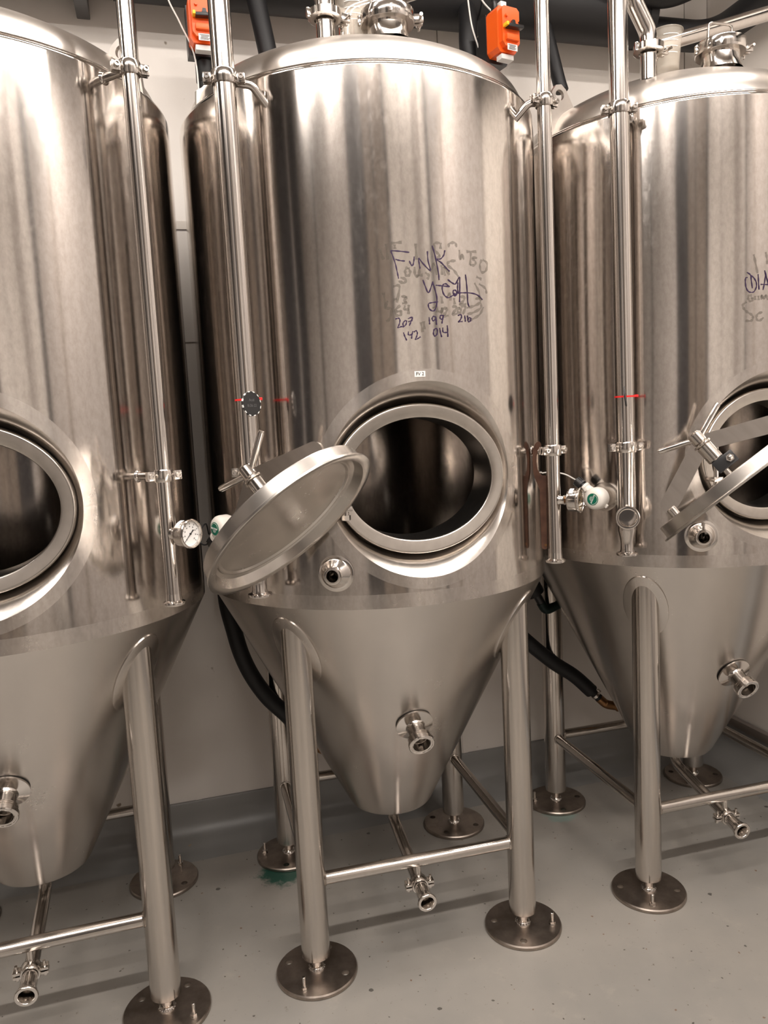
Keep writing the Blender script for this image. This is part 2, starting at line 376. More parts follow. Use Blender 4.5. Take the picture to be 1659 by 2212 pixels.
for (y0, y1, mat) in ((-1.55, -1.25, 'streak_dark'), (-1.25, -0.3, 'grey_paint'), (-0.3, -0.2, 'streak_brown'), (-0.2, 1.3, 'grey_paint')):  # added panels out of view, darkening the mirrored right side
    slab('wall_panel', XR - 0.03, XR, y0, y1, 0.25, CEIL - 0.05, mat, wr)
slab('wall_panel', XR - 0.026, XR, -2.31, -1.60, 0.30, CEIL - 0.35, 'streak_bright', wr)  # added bright panel, unseen, for one more mirrored streak
# coved epoxy skirting
def cove(name, along, mat):
    prof = [(0.19, 0.0), (0.13, 0.004), (0.08, 0.016), (0.045, 0.04), (0.025, 0.075), (0.018, 0.11), (0.015, 0.147), (0.010, 0.155), (0.0, 0.155), (0.0, 0.0)]
    m = MB(); v = []
    ends = ((XL, XR), (YF, YW))[along]
    for e in ends:
        for (d, z) in prof: v.append((e, YW - d, z) if along == 0 else (XR - d, e, z))
    n = len(prof)
    m.add(v, [(i, (i + 1) % n, n + (i + 1) % n, n + i) for i in range(n)] + [tuple(range(n)), tuple(range(2 * n - 1, n - 1, -1))])
    o = m.build(name, mat); o['kind'] = 'structure'; return o
cove('baseboard_back', 0, 'cove_coating')
cove('baseboard_right', 1, 'cove_coating')
rl = MB().box(0.03, YW - YF, 0.04, Tr(XR - 0.02, (YW + YF) / 2, 0.175), 0.008).build('trim_1', 'rail_paint'); rl['kind'] = 'structure'

# ------------------------------------------------------------------ fermenter tanks
TR, ZS, ZT, ZC, RC = 0.55, 1.149, 2.543, 0.3446, 0.139
ZM, RH = 1.487, 0.262
LEG_A, LEG_B = 0.3385, 0.3363
TANKS = [(-0.4629, 2.4729, 0.0122), (0.6672, 2.4809, -0.0303), (1.8199, 2.479, -0.0182)]
def P(a, r, z):
    a = R(a); return Vector((r * math.sin(a), -r * math.cos(a), z))
def head_profile(Rh=0.526, kr=0.10, hd=0.22, n=26):
    best = None
    for i in range(3000):
        Rc = Rh * (0.9 + 3.0 * i / 3000); e = abs(math.hypot(Rh - kr, hd - Rc) - (Rc - kr))
        if best is None or e < best[0]: best = (e, Rc)
    Rc = best[1]; cz = hd - Rc; ang = math.atan2(Rh - kr, -cz)
    pr = [(Rh - kr + kr * math.cos(t), kr * math.sin(t)) for t in [(PI / 2 - ang) * k / 10 for k in range(11)]]
    pr += [(Rc * math.sin(t), cz + Rc * math.cos(t)) for t in [ang * (1 - k / n) for k in range(1, n + 1)]]
    pr[-1] = (0.0, pr[-1][1]); return pr, Rc, cz
HEAD, HRC, HCZ = head_profile()
def dome_z(r): return ZT + HCZ + math.sqrt(max(HRC * HRC - r * r, 0))

def shell_mesh():
    m = MB(); nrm = []
    def vert(x, yneg, z, a=None):
        m.v.append((x, yneg, z)); nrm.append(Vector((x, yneg, 0)).normalized()); return len(m.v) - 1
    A = 40.0; nA = 40
    zb, ztp = 1.1875, 1.7865
    # rest of the wrap
    th = [A + (360 - 2 * A) * k / 140 for k in range(141)]; zz = [ZS, zb, 1.4, 1.6, ztp, 2.1, 2.4, ZT - 0.012]
    def grid(ths, zs):
        ids = [[vert(TR * math.sin(R(t)), -TR * math.cos(R(t)), z) for t in ths] for z in zs]
        for i in range(len(zs) - 1):
            for j in range(len(ths) - 1): m.f.append((ids[i][j], ids[i][j + 1], ids[i + 1][j + 1], ids[i + 1][j]))
    grid(th, zz)
    tf = [-A + 2 * A * k / nA for k in range(nA + 1)]
    grid(tf, [ZS, zb]); grid(tf, [ztp, 2.1, 2.4, ZT - 0.012])
    # patch with the round hatch opening
    xa = TR * math.sin(R(A)); bd = []
    for t in tf: bd.append((TR * math.sin(R(t)), zb))
    for k in range(1, 40): bd.append((xa, zb + (ztp - zb) * k / 40))
    for t in reversed(tf): bd.append((TR * math.sin(R(t)), ztp))
    for k in range(39, 0, -1): bd.append((-xa, zb + (ztp - zb) * k / 40))
    rings = 8; ids = []
    for (bx, bz) in bd:
        d = math.hypot(bx, bz - ZM); hx, hz = bx / d * RH, ZM + (bz - ZM) / d * RH; row = []
        for k in range(rings + 1):
            t = k / rings; x, z = bx + (hx - bx) * t, bz + (hz - bz) * t
            row.append(vert(x, -math.sqrt(TR * TR - x * x), z))
        ids.append(row)
    nb = len(bd)
    for i in range(nb):
        j = (i + 1) % nb
        for k in range(rings): m.f.append((ids[i][k], ids[j][k], ids[j][k + 1], ids[i][k + 1]))
    # rolled top edge
    ths = [360 * k / 180 for k in range(181)]; prev = None
    prof = [(TR - 0.012 + 0.012 * math.cos(t), ZT - 0.012 + 0.012 * math.sin(t), math.cos(t), math.sin(t)) for t in [PI / 2 * k / 5 for k in range(6)]] + [(0.530, ZT, 0, 1)]
    for (r, z, nr, nz) in prof:
        row = []
        for t in ths:
            m.v.append((r * math.sin(R(t)), -r * math.cos(R(t)), z)); nrm.append(Vector((nr * math.sin(R(t)), -nr * math.cos(R(t)), nz))); row.append(len(m.v) - 1)
        if prev:
            for j in range(180): m.f.append((prev[j], prev[j + 1], row[j + 1], row[j]))
        prev = row
    # opening behind the small port (its collar covers the edge of the cut)
    pc = P(-27.3, TR, 1.250)
    m.f = [q for q in m.f if (sum((Vector(m.v[i]) for i in q), Vector()) / len(q) - pc).length > 0.027]
    return m.mesh('shell', 'shell_steel', ang=None, normals=nrm, fix=False)
def cone_r(z): return RC + (TR - RC) * (z - ZC) / (ZS - ZC)
def cone_n(a):
    s = math.atan2(TR - RC, ZS - ZC); return P(a, math.cos(s), 0) + Vector((0, 0, -math.sin(s)))
def recess_mesh():
    m = MB(); n = 120; rows = []
    def ring(fn): rows.append([len(m.v) + k for k in range(n)]); m.v.extend(fn(2 * PI * k / n) for k in range(n))
    hole = lambda t: Vector((RH * math.cos(t), -math.sqrt(TR * TR - (RH * math.cos(t)) ** 2), ZM + RH * math.sin(t)))
    inn = lambda t: Vector((0.250 * math.cos(t), -0.472, ZM + 0.212 * math.sin(t)))
    ring(lambda t: tuple(hole(t)))
    for k in (0.02, 0.06, 0.15, 0.3, 0.45, 0.6, 0.75, 0.88, 1.0):
        bulge = -0.007 * math.sin(PI * min(k * 1.15, 1.0))
        ring(lambda t: tuple(hole(t).lerp(inn(t), k) + Vector((math.cos(t) * 0.2, 0, math.sin(t))) * bulge * abs(math.sin(t))))
    ring(lambda t: (0.247 * math.cos(t), -0.462, ZM + 0.208 * math.sin(t)))
    for i in range(len(rows) - 1):
        for j in range(n): k = (j + 1) % n; m.f.append((rows[i][j], rows[i + 1][j], rows[i + 1][k], rows[i][k]))
    return m.mesh('hatch_recess', 'recess_steel', ang=60, fix=False)
def rim_mesh():
    m = MB(); n = 120; rows = []
    for (ax, az, y) in ((0.246, 0.206, -0.455), (0.2465, 0.2065, -0.482), (0.2460, 0.2060, -0.4875), (0.2440, 0.2040, -0.4912), (0.2415, 0.2010, -0.4924), (0.2385, 0.1975, -0.4920), (0.2260, 0.1840, -0.4895), (0.2145, 0.1718, -0.4870), (0.2118, 0.1690, -0.4860), (0.2104, 0.1676, -0.4835), (0.2098, 0.167, -0.480), (0.2098, 0.167, -0.36), (0.214, 0.171, -0.36)):
        rows.append([len(m.v) + k for k in range(n)])
        m.v.extend((ax * math.cos(2 * PI * k / n), y, ZM + az * math.sin(2 * PI * k / n)) for k in range(n))
    for i in range(len(rows) - 1):
        for j in range(n): k = (j + 1) % n; m.f.append((rows[i][j], rows[i + 1][j], rows[i + 1][k], rows[i][k]))
    return m.mesh('hatch_rim', 'rim_steel', ang=50, fix=False)
def leg_pad_mesh(sx, sy):
    lx, ly = sx * LEG_A, sy * LEG_B; r0 = math.hypot(lx, ly); a0 = math.degrees(math.atan2(lx, -ly)); s = math.atan2(TR - RC, ZS - ZC)
    z0 = ZC + (r0 - RC) / (TR - RC) * (ZS - ZC)
    m = MB(); n = 64; rows = []
    for (q, h) in ((0.55, 0.0045), (0.95, 0.0045), (0.985, 0.0038), (1.0, 0.0)):
        row = []
        for k in range(n):
            t = 2 * PI * k / n; c = 0.072 * q * math.cos(t); l = 0.128 * q * math.sin(t) - 0.004
            z = z0 + l * math.cos(s); r = cone_r(z); p = P(a0 + math.degrees(c / r), r, z) + cone_n(a0 + math.degrees(c / r)) * h
            row.append(len(m.v)); m.v.append(tuple(p))
        rows.append(row)
    for i in range(3):
        for j in range(n): k = (j + 1) % n; m.f.append((rows[i][j], rows[i][k], rows[i + 1][k], rows[i + 1][j]))
    return m.mesh('leg_pad', 'cone_steel', ang=30)
def plate_mesh():
    b = MB().lathe([(0, 0), (0.121, 0), (0.123, 0.002), (0.123, 0.010), (0.120, 0.014), (0, 0.014)], 72).build('tmp', 'plate_steel')
    hs = MB()
    for k in range(4): hs.cyl(0.0115, -0.02, 0.05, 16, Rz(R(45 + 90 * k)) @ Tr(0.093, 0, 0))
    h = hs.build('tmp2', 'plate_steel')
    md = b.modifiers.new('b', 'BOOLEAN'); md.object = h; md.operation = 'DIFFERENCE'; md.solver = 'EXACT'
    dg = bpy.context.evaluated_depsgraph_get(); me = bpy.data.meshes.new_from_object(b.evaluated_get(dg)); me.name = 'base_plate'
    bpy.data.objects.remove(b); bpy.data.objects.remove(h)
    me.shade_smooth(); me.set_sharp_from_angle(angle=R(30)); return me
def hexnut(m, r, z0, z1, M=None):
    m.prism([(r * math.cos(PI / 3 * k), r * math.sin(PI / 3 * k)) for k in range(6)], z1 - z0, (M or Matrix()) @ Tr(0, 0, (z0 + z1) / 2)); return m
def anchor_mesh():
    m = MB(); m.cyl(0.0055, 0.0, 0.052, 12, b=0.001); hexnut(m, 0.0105, 0.012, 0.023); m.cyl(0.012, 0.012, 0.0145, 18)
    return m.mesh('anchor_bolt', 'bright_steel')
def stub_mesh():
    m = MB(); m.cyl(0.016, 0.012, 0.062, 20)
    v = []
    m.lathe([(0.016, 0.022), (0.021, 0.023), (0.0245, 0.019), (0.0255, 0.0142), (0.016, 0.0142)], 24)
    for k in range(14):
        a = 2 * PI * k / 14 + random.random() * 0.3; m.lathe([(0, 0.004), (0.003, 0.003), (0.0045, 0), (0.003, -0.003), (0, -0.004)], 8, Tr(0.0215 * math.cos(a), 0.0215 * math.sin(a), 0.018))
    return m.mesh('stud', 'bright_steel')
def triclamp_parts(m, r, lug_a=0.0, wing=True):
    """a hinged sanitary clamp round the z axis, its flange radius r"""
    m.lathe([(r * 0.80, -0.013), (r + 0.004, -0.013), (r + 0.010, -0.009), (r + 0.010, 0.009), (r + 0.004, 0.013), (r * 0.80, 0.013)], 48)
    M = Rz(lug_a)
    m.box(0.030, 0.010, 0.022, M @ Tr(r + 0.020, -0.009, 0), 0.003); m.box(0.030, 0.010, 0.022, M @ Tr(r + 0.020, 0.009, 0), 0.003)
    m.cyl(0.0045, -0.028, 0.034, 10, M @ Tr(r + 0.026, 0, 0) @ Matrix.Rotation(R(90), 4, 'X'))
    if wing:
        m.cyl(0.0085, -0.034, -0.016, 12, M @ Tr(r + 0.026, 0, 0) @ Matrix.Rotation(R(90), 4, 'X'))
        m.box(0.034, 0.008, 0.007, M @ Tr(r + 0.026, -0.029, 0) @ Matrix.Rotation(R(35), 4, 'Y'), 0.002) if False else m.box(0.007, 0.008, 0.034, M @ Tr(r + 0.026, 0.030, 0), 0.002)
    m.cyl(0.006, -0.012, 0.012, 12, M @ Tr(-(r + 0.012), 0, 0)); m.box(0.014, 0.012, 0.020, M @ Tr(-(r + 0.010), 0, 0), 0.002)
    return m
def pipe_clamp(m, r, M, ear=0.0):
    """a two-screw saddle round a pipe (z axis), ears at +-x turned by ear"""
    m.lathe([(r, -0.016), (r + 0.004, -0.016), (r + 0.006, -0.012), (r + 0.006, 0.012), (r + 0.004, 0.016), (r, 0.016)], 40, M)
    for s in (-1, 1):
        E = M @ Rz(ear) @ Tr(s * (r + 0.014), 0, 0)
        m.box(0.020, 0.008, 0.024, E @ Tr(0, -0.006, 0), 0.002); m.box(0.020, 0.008, 0.024, E @ Tr(0, 0.006, 0), 0.002)
        Q = E @ Matrix.Rotation(R(90), 4, 'X')
        m.lathe([(0.0035, 0.020), (0.0065, 0.020), (0.0072, 0.019), (0.0072, 0.009), (0, 0.009)], 14, Q); m.lathe([(0, 0.0165), (0.0035, 0.0165), (0.0035, 0.020)], 10, Q)
        m.cyl(0.004, -0.024, 0.0, 10, Q)
    return m
def lid_group(parent, c, X, Z):
    """oval hatch lid: shallow pan, plate yoke, hub and handle; local +z is the outer face"""
    M = frame(c, Z, X)
    a, b = 0.25, 0.206
    pan = MB().lathe([(0, 0.0300), (0.30, 0.0300), (0.60, 0.0300), (0.775, 0.0295), (0.795, 0.0250), (0.81, 0.0245), (0.825, 0.0280), (0.865, 0.0235), (0.895, 0.0090), (0.91, 0.0020), (0.93, 0.0), (0.99, 0.0), (1.0, 0.001), (1.0, 0.0055), (0.975, 0.0065), (0.962, 0.008), (0.958, 0.012), (0.955, 0.036), (0.952, 0.0395), (0.940, 0.041), (0.5, 0.041), (0, 0.041)], 96, None, a, b)
    lid = link('hatch_lid', pan.mesh('hatch_lid', 'lid_steel', ang=26), parent, M)
    for s in (-1, 1):
        MB().cyl(0.0145, 0.040, 0.068, 24, Tr(s * 0.180, 0, 0), 0.003).build('boss', 'bright_steel', lid)
    def arc(cx, cz, r, a0, a1, n=5): return [(cx + r * math.cos(R(a0 + (a1 - a0) * k / n)), cz + r * math.sin(R(a0 + (a1 - a0) * k / n))) for k in range(n + 1)]
    for s in (-1, 1):
        poly = [(0.158, 0.060), (0.190, 0.058)] + arc(0.176, 0.078, 0.024, -40, 62) + [(0.012, 0.178), (-0.004, 0.178), (-0.004, 0.128), (0.012, 0.128), (0.140, 0.067)]
        poly = [(s * x, z) for x, z in poly]
        if s < 0: poly.reverse()
        Mx = Matrix(((1, 0, 0, 0), (0, 0, 1, 0), (0, 1, 0, 0), (0, 0, 0, 1)))
        MB().prism(poly, 0.008, Mx).build('yoke_arm', 'yoke_steel', lid)
    h = MB(); h.cyl(0.0225, 0.096, 0.150, 32, None, 0.003); h.cyl(0.0265, 0.150, 0.157, 32, None, 0.002); h.cyl(0.0205, 0.157, 0.194, 32, None, 0.005)
    h.build('hub', 'bright_steel', lid)
    MB().cyl(0.0085, 0.040, 0.10, 16).build('spindle', 'bright_steel', lid)
    for s in (-1, 1):
        d = Vector((s * 0.92, -0.06 * s, 0.39)).normalized()
        hh = MB(); hh.lathe([(0, 0.012), (0.0085, 0.012), (0.0085, 0.107), (0.0065, 0.112), (0, 0.113)], 18, frame((0, 0, 0.172), d)); hh.build('handle_rod', 'bright_steel', lid)
    kb = MB(); kb.box(0.062, 0.040, 0.036, Tr(0.014, 0.0, 0.078), 0.003); kb.build('hinge_block', 'black_plastic', lid)
    bt = MB(); M2 = Tr(0.030, 0.0, 0.078) @ Matrix.Rotation(R(90), 4, 'X')
    hexnut(bt, 0.0115, 0.019, 0.028, M2); hexnut(bt, 0.0115, -0.028, -0.019, M2); bt.lathe([(0, 0.036), (0.005, 0.034), (0.0075, 0.028), (0, 0.028)], 14, M2); bt.lathe([(0, -0.036), (0.005, -0.034), (0.0075, -0.028), (0, -0.028)], 14, M2)
    bt.build('hinge_bolt', 'bright_steel', lid)
    return lid
def stroke_mesh(lines, width, name, mat, ofs=0.0009):
    m = MB()
    for pl in lines:
        if len(pl) < 2: continue
        p3 = spline([(R(a) * TR, z, 0) for a, z in pl], 5)
        base = len(m.v)
        for i, p in enumerate(p3):
            t = (p3[min(i + 1, len(p3) - 1)] - p3[max(i - 1, 0)]); t.normalize(); nn = Vector((-t.y, t.x, 0))
            wv = width * (0.42 + 0.14 * math.sin(i * 1.3 + len(pl)))
            for s in (-1, 1):
                q = p + nn * wv * s; m.v.append(tuple(P(math.degrees(q.x / TR), TR + ofs, q.y)))
        for i in range(len(p3) - 1):
            k = base + 2 * i; m.f.append((k, k + 2, k + 3, k + 1))
    return m.mesh(name, mat, ang=None)

SHELL, RECESS, RIM, PLATE, ANCHOR, STUD = shell_mesh(), recess_mesh(), rim_mesh(), plate_mesh(), anchor_mesh(), stub_mesh()
DOME = MB().lathe([(0.538, ZT - 0.004)] + [(r, ZT + z) for r, z in HEAD], 160).mesh('dome', 'dome_steel', ang=40, fix=False)
DSEAM = MB().lathe([(0.527, ZT + 0.0), (0.5385, ZT + 0.0), (0.5405, ZT + 0.003), (0.5385, ZT + 0.0065), (0.531, ZT + 0.007)], 160).mesh('dome_seam', 'bright_steel', ang=60)
CONE = MB().lathe(list(reversed([(TR, ZS), (TR - 0.003, ZS - 0.006)] + [(cone_r(z), z) for z in (1.10, 0.95, 0.8, 0.65, 0.5, 0.42, 0.36)] + [(RC + 0.002, ZC + 0.006), (RC - 0.002, ZC + 0.001), (RC - 0.010, ZC), (0, ZC)])), 160).mesh('cone', 'cone_steel', ang=30, fix=False)
LEG = MB().lathe([(0, 0.059), (0.0415, 0.0575), (0.043, 0.059), (0.043, 1.118), (0, 1.118)], 40).mesh('leg', 'leg_steel')
def cone_port(t):
    z = 0.735; a = -1.2; base = P(a, cone_r(z), z); n = cone_n(a)
    o = MB().lathe([(0.0, 0.004), (0.054, 0.004), (0.0575, 0.002), (0.0575, 0.007), (0.050, 0.009), (0.030, 0.014), (0.0275, 0.018), (0.0265, 0.024), (0.0265, 0.055), (0.026, 0.058)], 48, frame(base, n)).build('cone_port', 'bright_steel', t)
    f = MB()
    pr = [(0.0255, 0.055)]
    for k in range(3): pr += [(0.034, 0.0555 + 0.0055 * k), (0.0375, 0.057 + 0.0055 * k), (0.0375, 0.0595 + 0.0055 * k), (0.034, 0.0608 + 0.0055 * k)]
    pr += [(0.0395, 0.0725), (0.0395, 0.083), (0.037, 0.0855), (0.0335, 0.0855), (0.0325, 0.084), (0.0295, 0.084), (0.0285, 0.085), (0.0265, 0.084), (0.0265, 0.02), (0, 0.02)]
    f.lathe(pr, 48, frame(base, n)).build('threaded_collar', 'bright_steel', o)
    MB().cyl(0.006, 0.024, 0.050, 12, frame(base + Vector((0.006, 0, 0)), n)).build('inner_pin', 'bright_steel', o)
def shell_port(t, a=-27.3, z=1.250):
    M = frame(P(a, TR, z), P(a, 1, 0))
    o = MB().lathe([(0.050, -0.004), (0.050, 0.0012), (0.041, 0.0022), (0.039, 0.004), (0.036, 0.008), (0.026, 0.020), (0.0205, 0.026), (0.0195, 0.032)], 48, M).build('shell_port', 'bright_steel', t)
    MB().lathe([(0.0195, 0.031), (0.0235, 0.033), (0.0245, 0.036), (0.0235, 0.039), (0.020, 0.040), (0.0165, 0.040), (0.0155, 0.038), (0.0155, -0.030)], 40, M).build('ferrule', 'bright_steel', o)
def bottom_outlet(t, ex):
    path = fillet([(0, 0, ZC + 0.02), (0, -0.005, 0.272), (ex, -0.345, 0.226), (ex * 1.061, -0.3733, 0.2227)], 0.06, 8)
    o = MB().tube(path, 0.0195, 20, True).build('outlet_pipe', 'pipe_steel', t)
    d = Vector((ex * 0.13, -0.06, -0.007)).normalized(); e = Vector((ex * 1.13, -0.405, 0.219))
    F = frame(e, d)
    MB().lathe([(0.0195, -0.04), (0.0215, -0.02), (0.0215, 0.0), (0.027, 0.022), (0.0295, 0.026), (0.0295, 0.030), (0.028, 0.032), (0.021, 0.032), (0.0195, 0.030), (0.0195, -0.03), (0, -0.03)], 36, F).build('ferrule', 'bright_steel', o)
    m = MB(); pipe_clamp(m, 0.021, frame((ex * 1.0, -0.348, 0.2255), d, (1, 0, 0))); m.build('clamp', 'bright_steel', o)
    MB().cyl(0.0095, 0.243, 0.285, 14, Tr(ex, -0.340, 0)).build('hanger_rod', 'bright_steel', o)
    m = MB(); triclamp_parts(m, 0.024, R(-70)); g = m.build('clamp', 'bright_steel', o); g.location = (0, -0.001, ZC - 0.018)
def top_fittings(t, elbow_pts, vent, acc):
    # vent pipe with its clamp, left of centre
    px, py = vent; z0 = dome_z(math.hypot(px, py)) - 0.01
    o = MB().tube([(px, py, z0), (px, py, 2.735)], 0.0255, 24).build('vent_stub', 'pipe_steel', t)
    m = MB(); triclamp_parts(m, 0.036, R(10)); g = m.build('clamp', 'bright_steel', o); g.location = (px, py, 2.752)
    MB().tube(fillet([(px, py, 2.742)] + [(px + a, py + b, c) for a, b, c in elbow_pts], 0.075, 8), 0.0265, 24).build('vent_elbow', 'pipe_steel', o)
    # access port with handle
    qx, qy = acc; z1 = dome_z(math.hypot(qx, qy)) - 0.012
    o = MB().lathe([(0.067, z1 - 0.004), (0.061, z1 + 0.010), (0.058, z1 + 0.022), (0.058, 2.746), (0.0745, 2.748), (0.0760, 2.750), (0.0760, 2.780), (0.0745, 2.783), (0.060, 2.784), (0, 2.784)], 48, Tr(qx, qy, 0)).build('access_port', 'bright_steel', t)
    m = MB(); triclamp_parts(m, 0.066, R(-12)); g = m.build('clamp', 'bright_steel', o); g.location = (qx, qy, 2.764)
    MB().tube(fillet([(qx - 0.048, qy, 2.778), (qx - 0.042, qy, 2.842), (qx + 0.042, qy, 2.842), (qx + 0.048, qy, 2.778)], 0.014, 6), 0.0042, 10).build('lid_handle', 'bright_steel', o)
def lug(t, a, r, h=0.17):
    M = frame(P(a, r, ZT - 0.01), P(a, 0, 1) if False else Vector((0, 0, 1)), P(a, 1, 0))
    # plate stands in the radial plane: local x = radial, z = up
    poly = [(-0.075, 0.0), (0.035, 0.0), (0.030, 0.06), (0.012, h - 0.028), (-0.004, h - 0.008), (-0.026, h - 0.004), (-0.044, h - 0.018), (-0.075, h - 0.07)]
    Q = Matrix(((1, 0, 0, 0), (0, 0, -1, 0), (0, 1, 0, 0), (0, 0, 0, 1)))
    o = MB().prism(poly, 0.012, M @ Q).build('lifting_lug', 'lug_steel', t)
    cut(o, MB().cyl(0.017, -0.03, 0.03, 24, M @ Q @ Tr(-0.018, h - 0.038, 0)))
def pipe_bracket(t, a, z, r_to, bend=0.0):
    p0 = P(a + bend, TR - 0.01, z - (0.05 if bend else 0.0)); p2 = P(a, r_to, z)
    pts = [p0, P(a + bend * 0.7, TR + 0.030, z - 0.008), p2] if bend else [p0, p2]
    m = MB(); m.tube(fillet(pts, 0.03, 6) if bend else pts, 0.0105, 16)
    if not bend: m.lathe([(0.0105, 0), (0.0165, 0.001), (0.013, 0.006), (0.0105, 0.007)], 20, frame(P(a, TR - 0.001, z), P(a, 1, 0)))
    m.build('pipe_bracket', 'pipe_steel', t)
def hinge(t):
    o = MB(); x, y = -0.222, -0.512
    for z in (1.425, 1.548):
        o.box(0.032, 0.046, 0.015, Tr(x, y + 0.004, z), 0.003)
    o.cyl(0.0075, 1.405, 1.566, 14, Tr(x, y - 0.006, 0)); hexnut(o, 0.012, 1.395, 1.408, Tr(x, y - 0.006, 0)); hexnut(o, 0.012, 1.562, 1.573, Tr(x, y - 0.006, 0))
    o.build('hatch_hinge', 'bright_steel', t)
ANCH = {(-1, -1): 225, (1, -1): 315, (-1, 1): 135, (1, 1): 45}
def make_tank(k, label, ex, lid=None, ink=None, ghost=None, anch=None, elbow=None, vent=(-0.155, -0.305), acc=(0.028, -0.288)):
    x, y, rot = TANKS[k]
    t = empty('fermenter_tank', (x, y, 0)); tag(t, label, 'tank', 'conical fermenters in the row')
    link('shell', SHELL, t); link('dome', DOME, t); link('dome_seam', DSEAM, t); link('cone', CONE, t); link('hatch_recess', RECESS, t); link('hatch_rim', RIM, t)
    Q = Rz(rot)
    for (sx, sy) in ((-1, -1), (1, -1), (-1, 1), (1, 1)):
        p = Q @ Vector((sx * LEG_A, sy * LEG_B, 0))
        lg = link('leg', LEG, t, Tr(*p)); link('stud', STUD, lg, Rz(random.random() * 6))
        turn = (anch or {}).get((sx, sy), ANCH[(sx, sy)])
        link('base_plate', PLATE, lg, Rz(R(turn - 45)))
        link('anchor_bolt', ANCHOR, lg, Rz(R(turn)) @ Tr(0.093, 0, 0))
        o = link('leg_pad', leg_pad_mesh(sx, sy), t, Q)
    c = [Q @ Vector((sx * LEG_A, sy * LEG_B, 0.295)) for sx, sy in ((-1, -1), (1, -1), (1, 1), (-1, 1))]
    for i in range(4):
        a_, b_ = c[i], c[(i + 1) % 4]; d = (b_ - a_).normalized(); a1, b1 = a_ + d * 0.036, b_ - d * 0.036
        m = MB(); m.tube([a1, b1], 0.0195, 20)
        for (q, dd) in ((a1, d), (b1, -d)): m.lathe([(0.0195, 0.009), (0.0215, 0.0085), (0.0225, 0.006), (0.0195, 0.003)], 20, frame(q, dd))
        m.build('brace', 'leg_steel', t)
    cone_port(t); shell_port(t); bottom_outlet(t, ex); top_fittings(t, elbow, vent, acc); hinge(t)
    if lid: lid_group(t, Vector(lid[0]) - Vector((x, y, 0)), lid[1], lid[2])
    for q in (ink or []): link('pen_stroke', stroke_mesh([q], 0.0034, 'pen_stroke', 'purple_ink', 0.0011), t)
    for q in (ghost or []): link('faded_stroke', stroke_mesh([q], 0.0075, 'faded_stroke', 'faded_ink', 0.0007), t)
    return t
